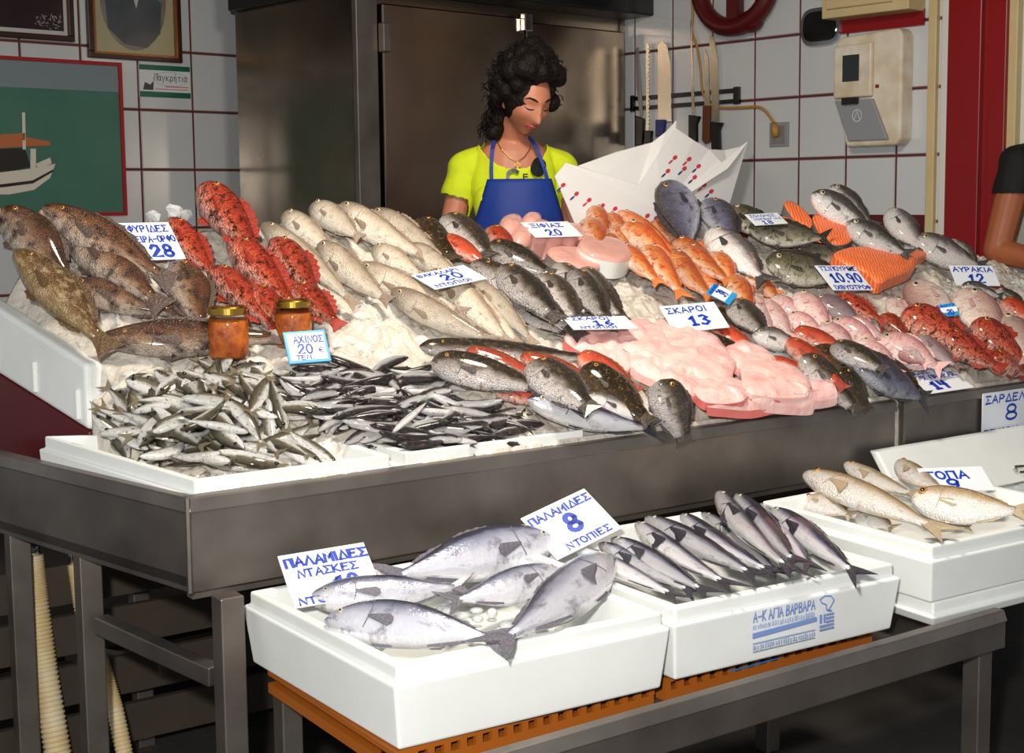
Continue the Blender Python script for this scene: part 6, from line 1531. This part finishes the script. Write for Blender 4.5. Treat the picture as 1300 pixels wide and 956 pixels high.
for a, b in ((.028, .0), (.028, -.010), (.028, .009)): mb.add([chest(a + q, zc - .092 + b + r_, .026) for q, r_ in ((-.008, -.002), (.008, -.002), (.008, .002), (-.008, .002))], [(0, 1, 2, 3)])
mb.add([chest(.0215 + q, zc - .092 + r_, .0262) for q, r_ in ((-.002, -.012), (.002, -.012), (.002, .011), (-.002, .011))], [(0, 1, 2, 3)]); mb.build('printed_letter', M['black'], root)
# necklace with cross
nk = [np.array(chest(a, b, .004)) for a, b in ((-.062, zc + .035), (-.045, zc + .0), (-.02, zc - .028), (.004, zc - .042), (.028, zc - .026), (.048, zc + .0), (.06, zc + .03))]
MB().tube(nk, .0012, 5).build('necklace', M['gold_lid'], root)
c = np.array(chest(.004, zc - .055, .014)); MB().box(c - [.003, .001, .018], c + [.003, .001, .014]).box(c - [.011, .001, -.001], c + [.011, .001, .006]).build('cross_pendant', M['gold_lid'], root)
# face details
def fpatch(nm, pts, w0, m, off=.0022):
    mb = MB(); P = [HM @ Vector(head_pt(a, b, off)) for a, b in pts]; n_ = len(P)
    ws = [w0 * math.sin(math.pi * (.15 + .8 * i / (n_ - 1))) for i in range(n_)]
    mb.tube(P, ws, 6); mb.build(nm, m, root, smooth=True)
for sg in (-1, 1):
    fpatch('eyebrow', [(sg * .013, .030), (sg * .024, .034), (sg * .037, .036), (sg * .050, .029)], .0034, M['hair'])
    fpatch('eyelashes', [(sg * .017, .004), (sg * .025, .0005), (sg * .035, .0005), (sg * .045, .006)], .0022, M['hair'], .003)
fpatch('upper_lip', [(-.022, -.0585), (-.01, -.0555), (0, -.057), (.01, -.0555), (.022, -.0585)], .0042, M['lips'], .001)
fpatch('lower_lip', [(-.019, -.063), (-.008, -.0665), (.008, -.0665), (.019, -.063)], .0052, M['lips'], .0005)
# hair: curly mass
rh = random.Random(11); mb = MB()
def hp(v): return HM @ Vector(v)
for k in range(150):
    th = rh.uniform(0, 2 * math.pi); ph = rh.uniform(-.15, math.pi / 2)
    d = (math.cos(ph) * math.cos(th), math.cos(ph) * math.sin(th), math.sin(ph))
    if d[1] < -.30 and d[2] < .62 - .25 * (abs(d[0]) > .6): continue
    R_2 = rh.uniform(.9, 1.22); mb.ball(hp((d[0] * .088 * R_2, d[1] * .104 * R_2 + .012, d[2] * .128 * R_2 + .018)), rh.uniform(.022, .038), 10, 7)
for k in range(26): mb.ball(hp((rh.uniform(-.085, -.045) , rh.uniform(.03, .09), rh.uniform(-.15, .0))), rh.uniform(.014, .026), 9, 6)
for k in range(22): mb.ball(hp((rh.uniform(.06, .118), rh.uniform(-.03, .06), rh.uniform(-.02, .10))), rh.uniform(.018, .03), 9, 6)
mb.ball(hp((0, .02, .025)), (.082, .1, .115), 20, 14)
tmp = mb.build('hair_mass', M['hair'], root, smooth=True)
rm = tmp.modifiers.new('r', 'REMESH'); rm.mode = 'VOXEL'; rm.voxel_size = .006; rm.use_smooth_shade = True
mb = MB()
for k in range(420):
    th = rh.uniform(0, 2 * math.pi); ph = rh.uniform(-.2, math.pi / 2); d = np.array((math.cos(ph) * math.cos(th), math.cos(ph) * math.sin(th), math.sin(ph)))
    if d[1] < -.25 and d[2] < .60: continue
    p = np.array((d[0] * .100, d[1] * .118 + .012, d[2] * .140 + .018)); a = rh.uniform(0, 6.28); q1_ = unit(np.cross(d, [.3, .2, 1])); q2_ = np.cross(d, q1_); rr = rh.uniform(.004, .010); g_ = rh.uniform(.02, .05)
    P = [hp(p + d * g_ * f + (q1_ * math.cos(a + f * 9) + q2_ * math.sin(a + f * 9)) * rr + np.array([0, 0, -.05 * f * f * g_ * 10 * .2])) for f in np.linspace(0, 1, 9)]
    mb.tube(P, [.0016] * 8 + [.0006], 4)
for k in range(40):
    p = np.array((-.07 + rh.uniform(-.02, .01), .05 + rh.uniform(-.03, .03), -.02)); a = rh.uniform(0, 6.28); ln = rh.uniform(.08, .15); rr = rh.uniform(.005, .011)
    P = [hp(p + np.array([-.02 * f + rr * math.cos(a + f * 12), rr * math.sin(a + f * 12), -ln * f])) for f in np.linspace(0, 1, 12)]
    mb.tube(P, .0016, 4)
mb.build('curls', M['hair'], root)

# the man in black at the right
DM = 5.25
ps = at_depth(1318, 196, DM); SM = float(ps[2]) - .25
el = at_depth(1266, 318, DM - .02); wrp = at_depth(1345, 338, DM - .22)
feetm = (float(ps[0]) + .19, DM, .25)
loc = lambda p: (float(p[0]) - feetm[0], float(p[1]) - feetm[1], float(p[2]) - .25)
sh_ = loc(at_depth(1294, 208, DM))
specm = dict(z=SM, w=1.34, head=(0, -.03, SM + .20), hyaw=math.radians(40), hpitch=math.radians(10), arms=[(sh_, loc(el), loc(wrp)), ((.21, .03, SM - .04), (.26, .02, SM - .32), (.2, -.2, SM - .42))])
root, HM, co, garment = person('man in a black T-shirt with bent bare arm at the end of the counter', feetm, 0, specm, M['skin2'])
x, y, z = co.T
hem = float(at_depth(1265, 247, DM)[2]) - .25
mk = (z > SM - .62) & (z < SM + .075) & ~((np.abs(x) > .165) & (z < hem)) & ~((x ** 2 + (y - .02) ** 2 < .075 ** 2) & (z > SM + .045)) & ~((y < -.14))
garment('tshirt', mk, .010, M['blackshirt'], .008, 2)
garment('trousers', (z < SM - .56) & (z > .1) & (np.abs(x) < .26), .008, M['trousers'])
mb = MB(); mb.ball(HM @ Vector((0, .018, .03)), (.079, .098, .108), 20, 14)
mb.build('hair', M['hair'], root, smooth=True)
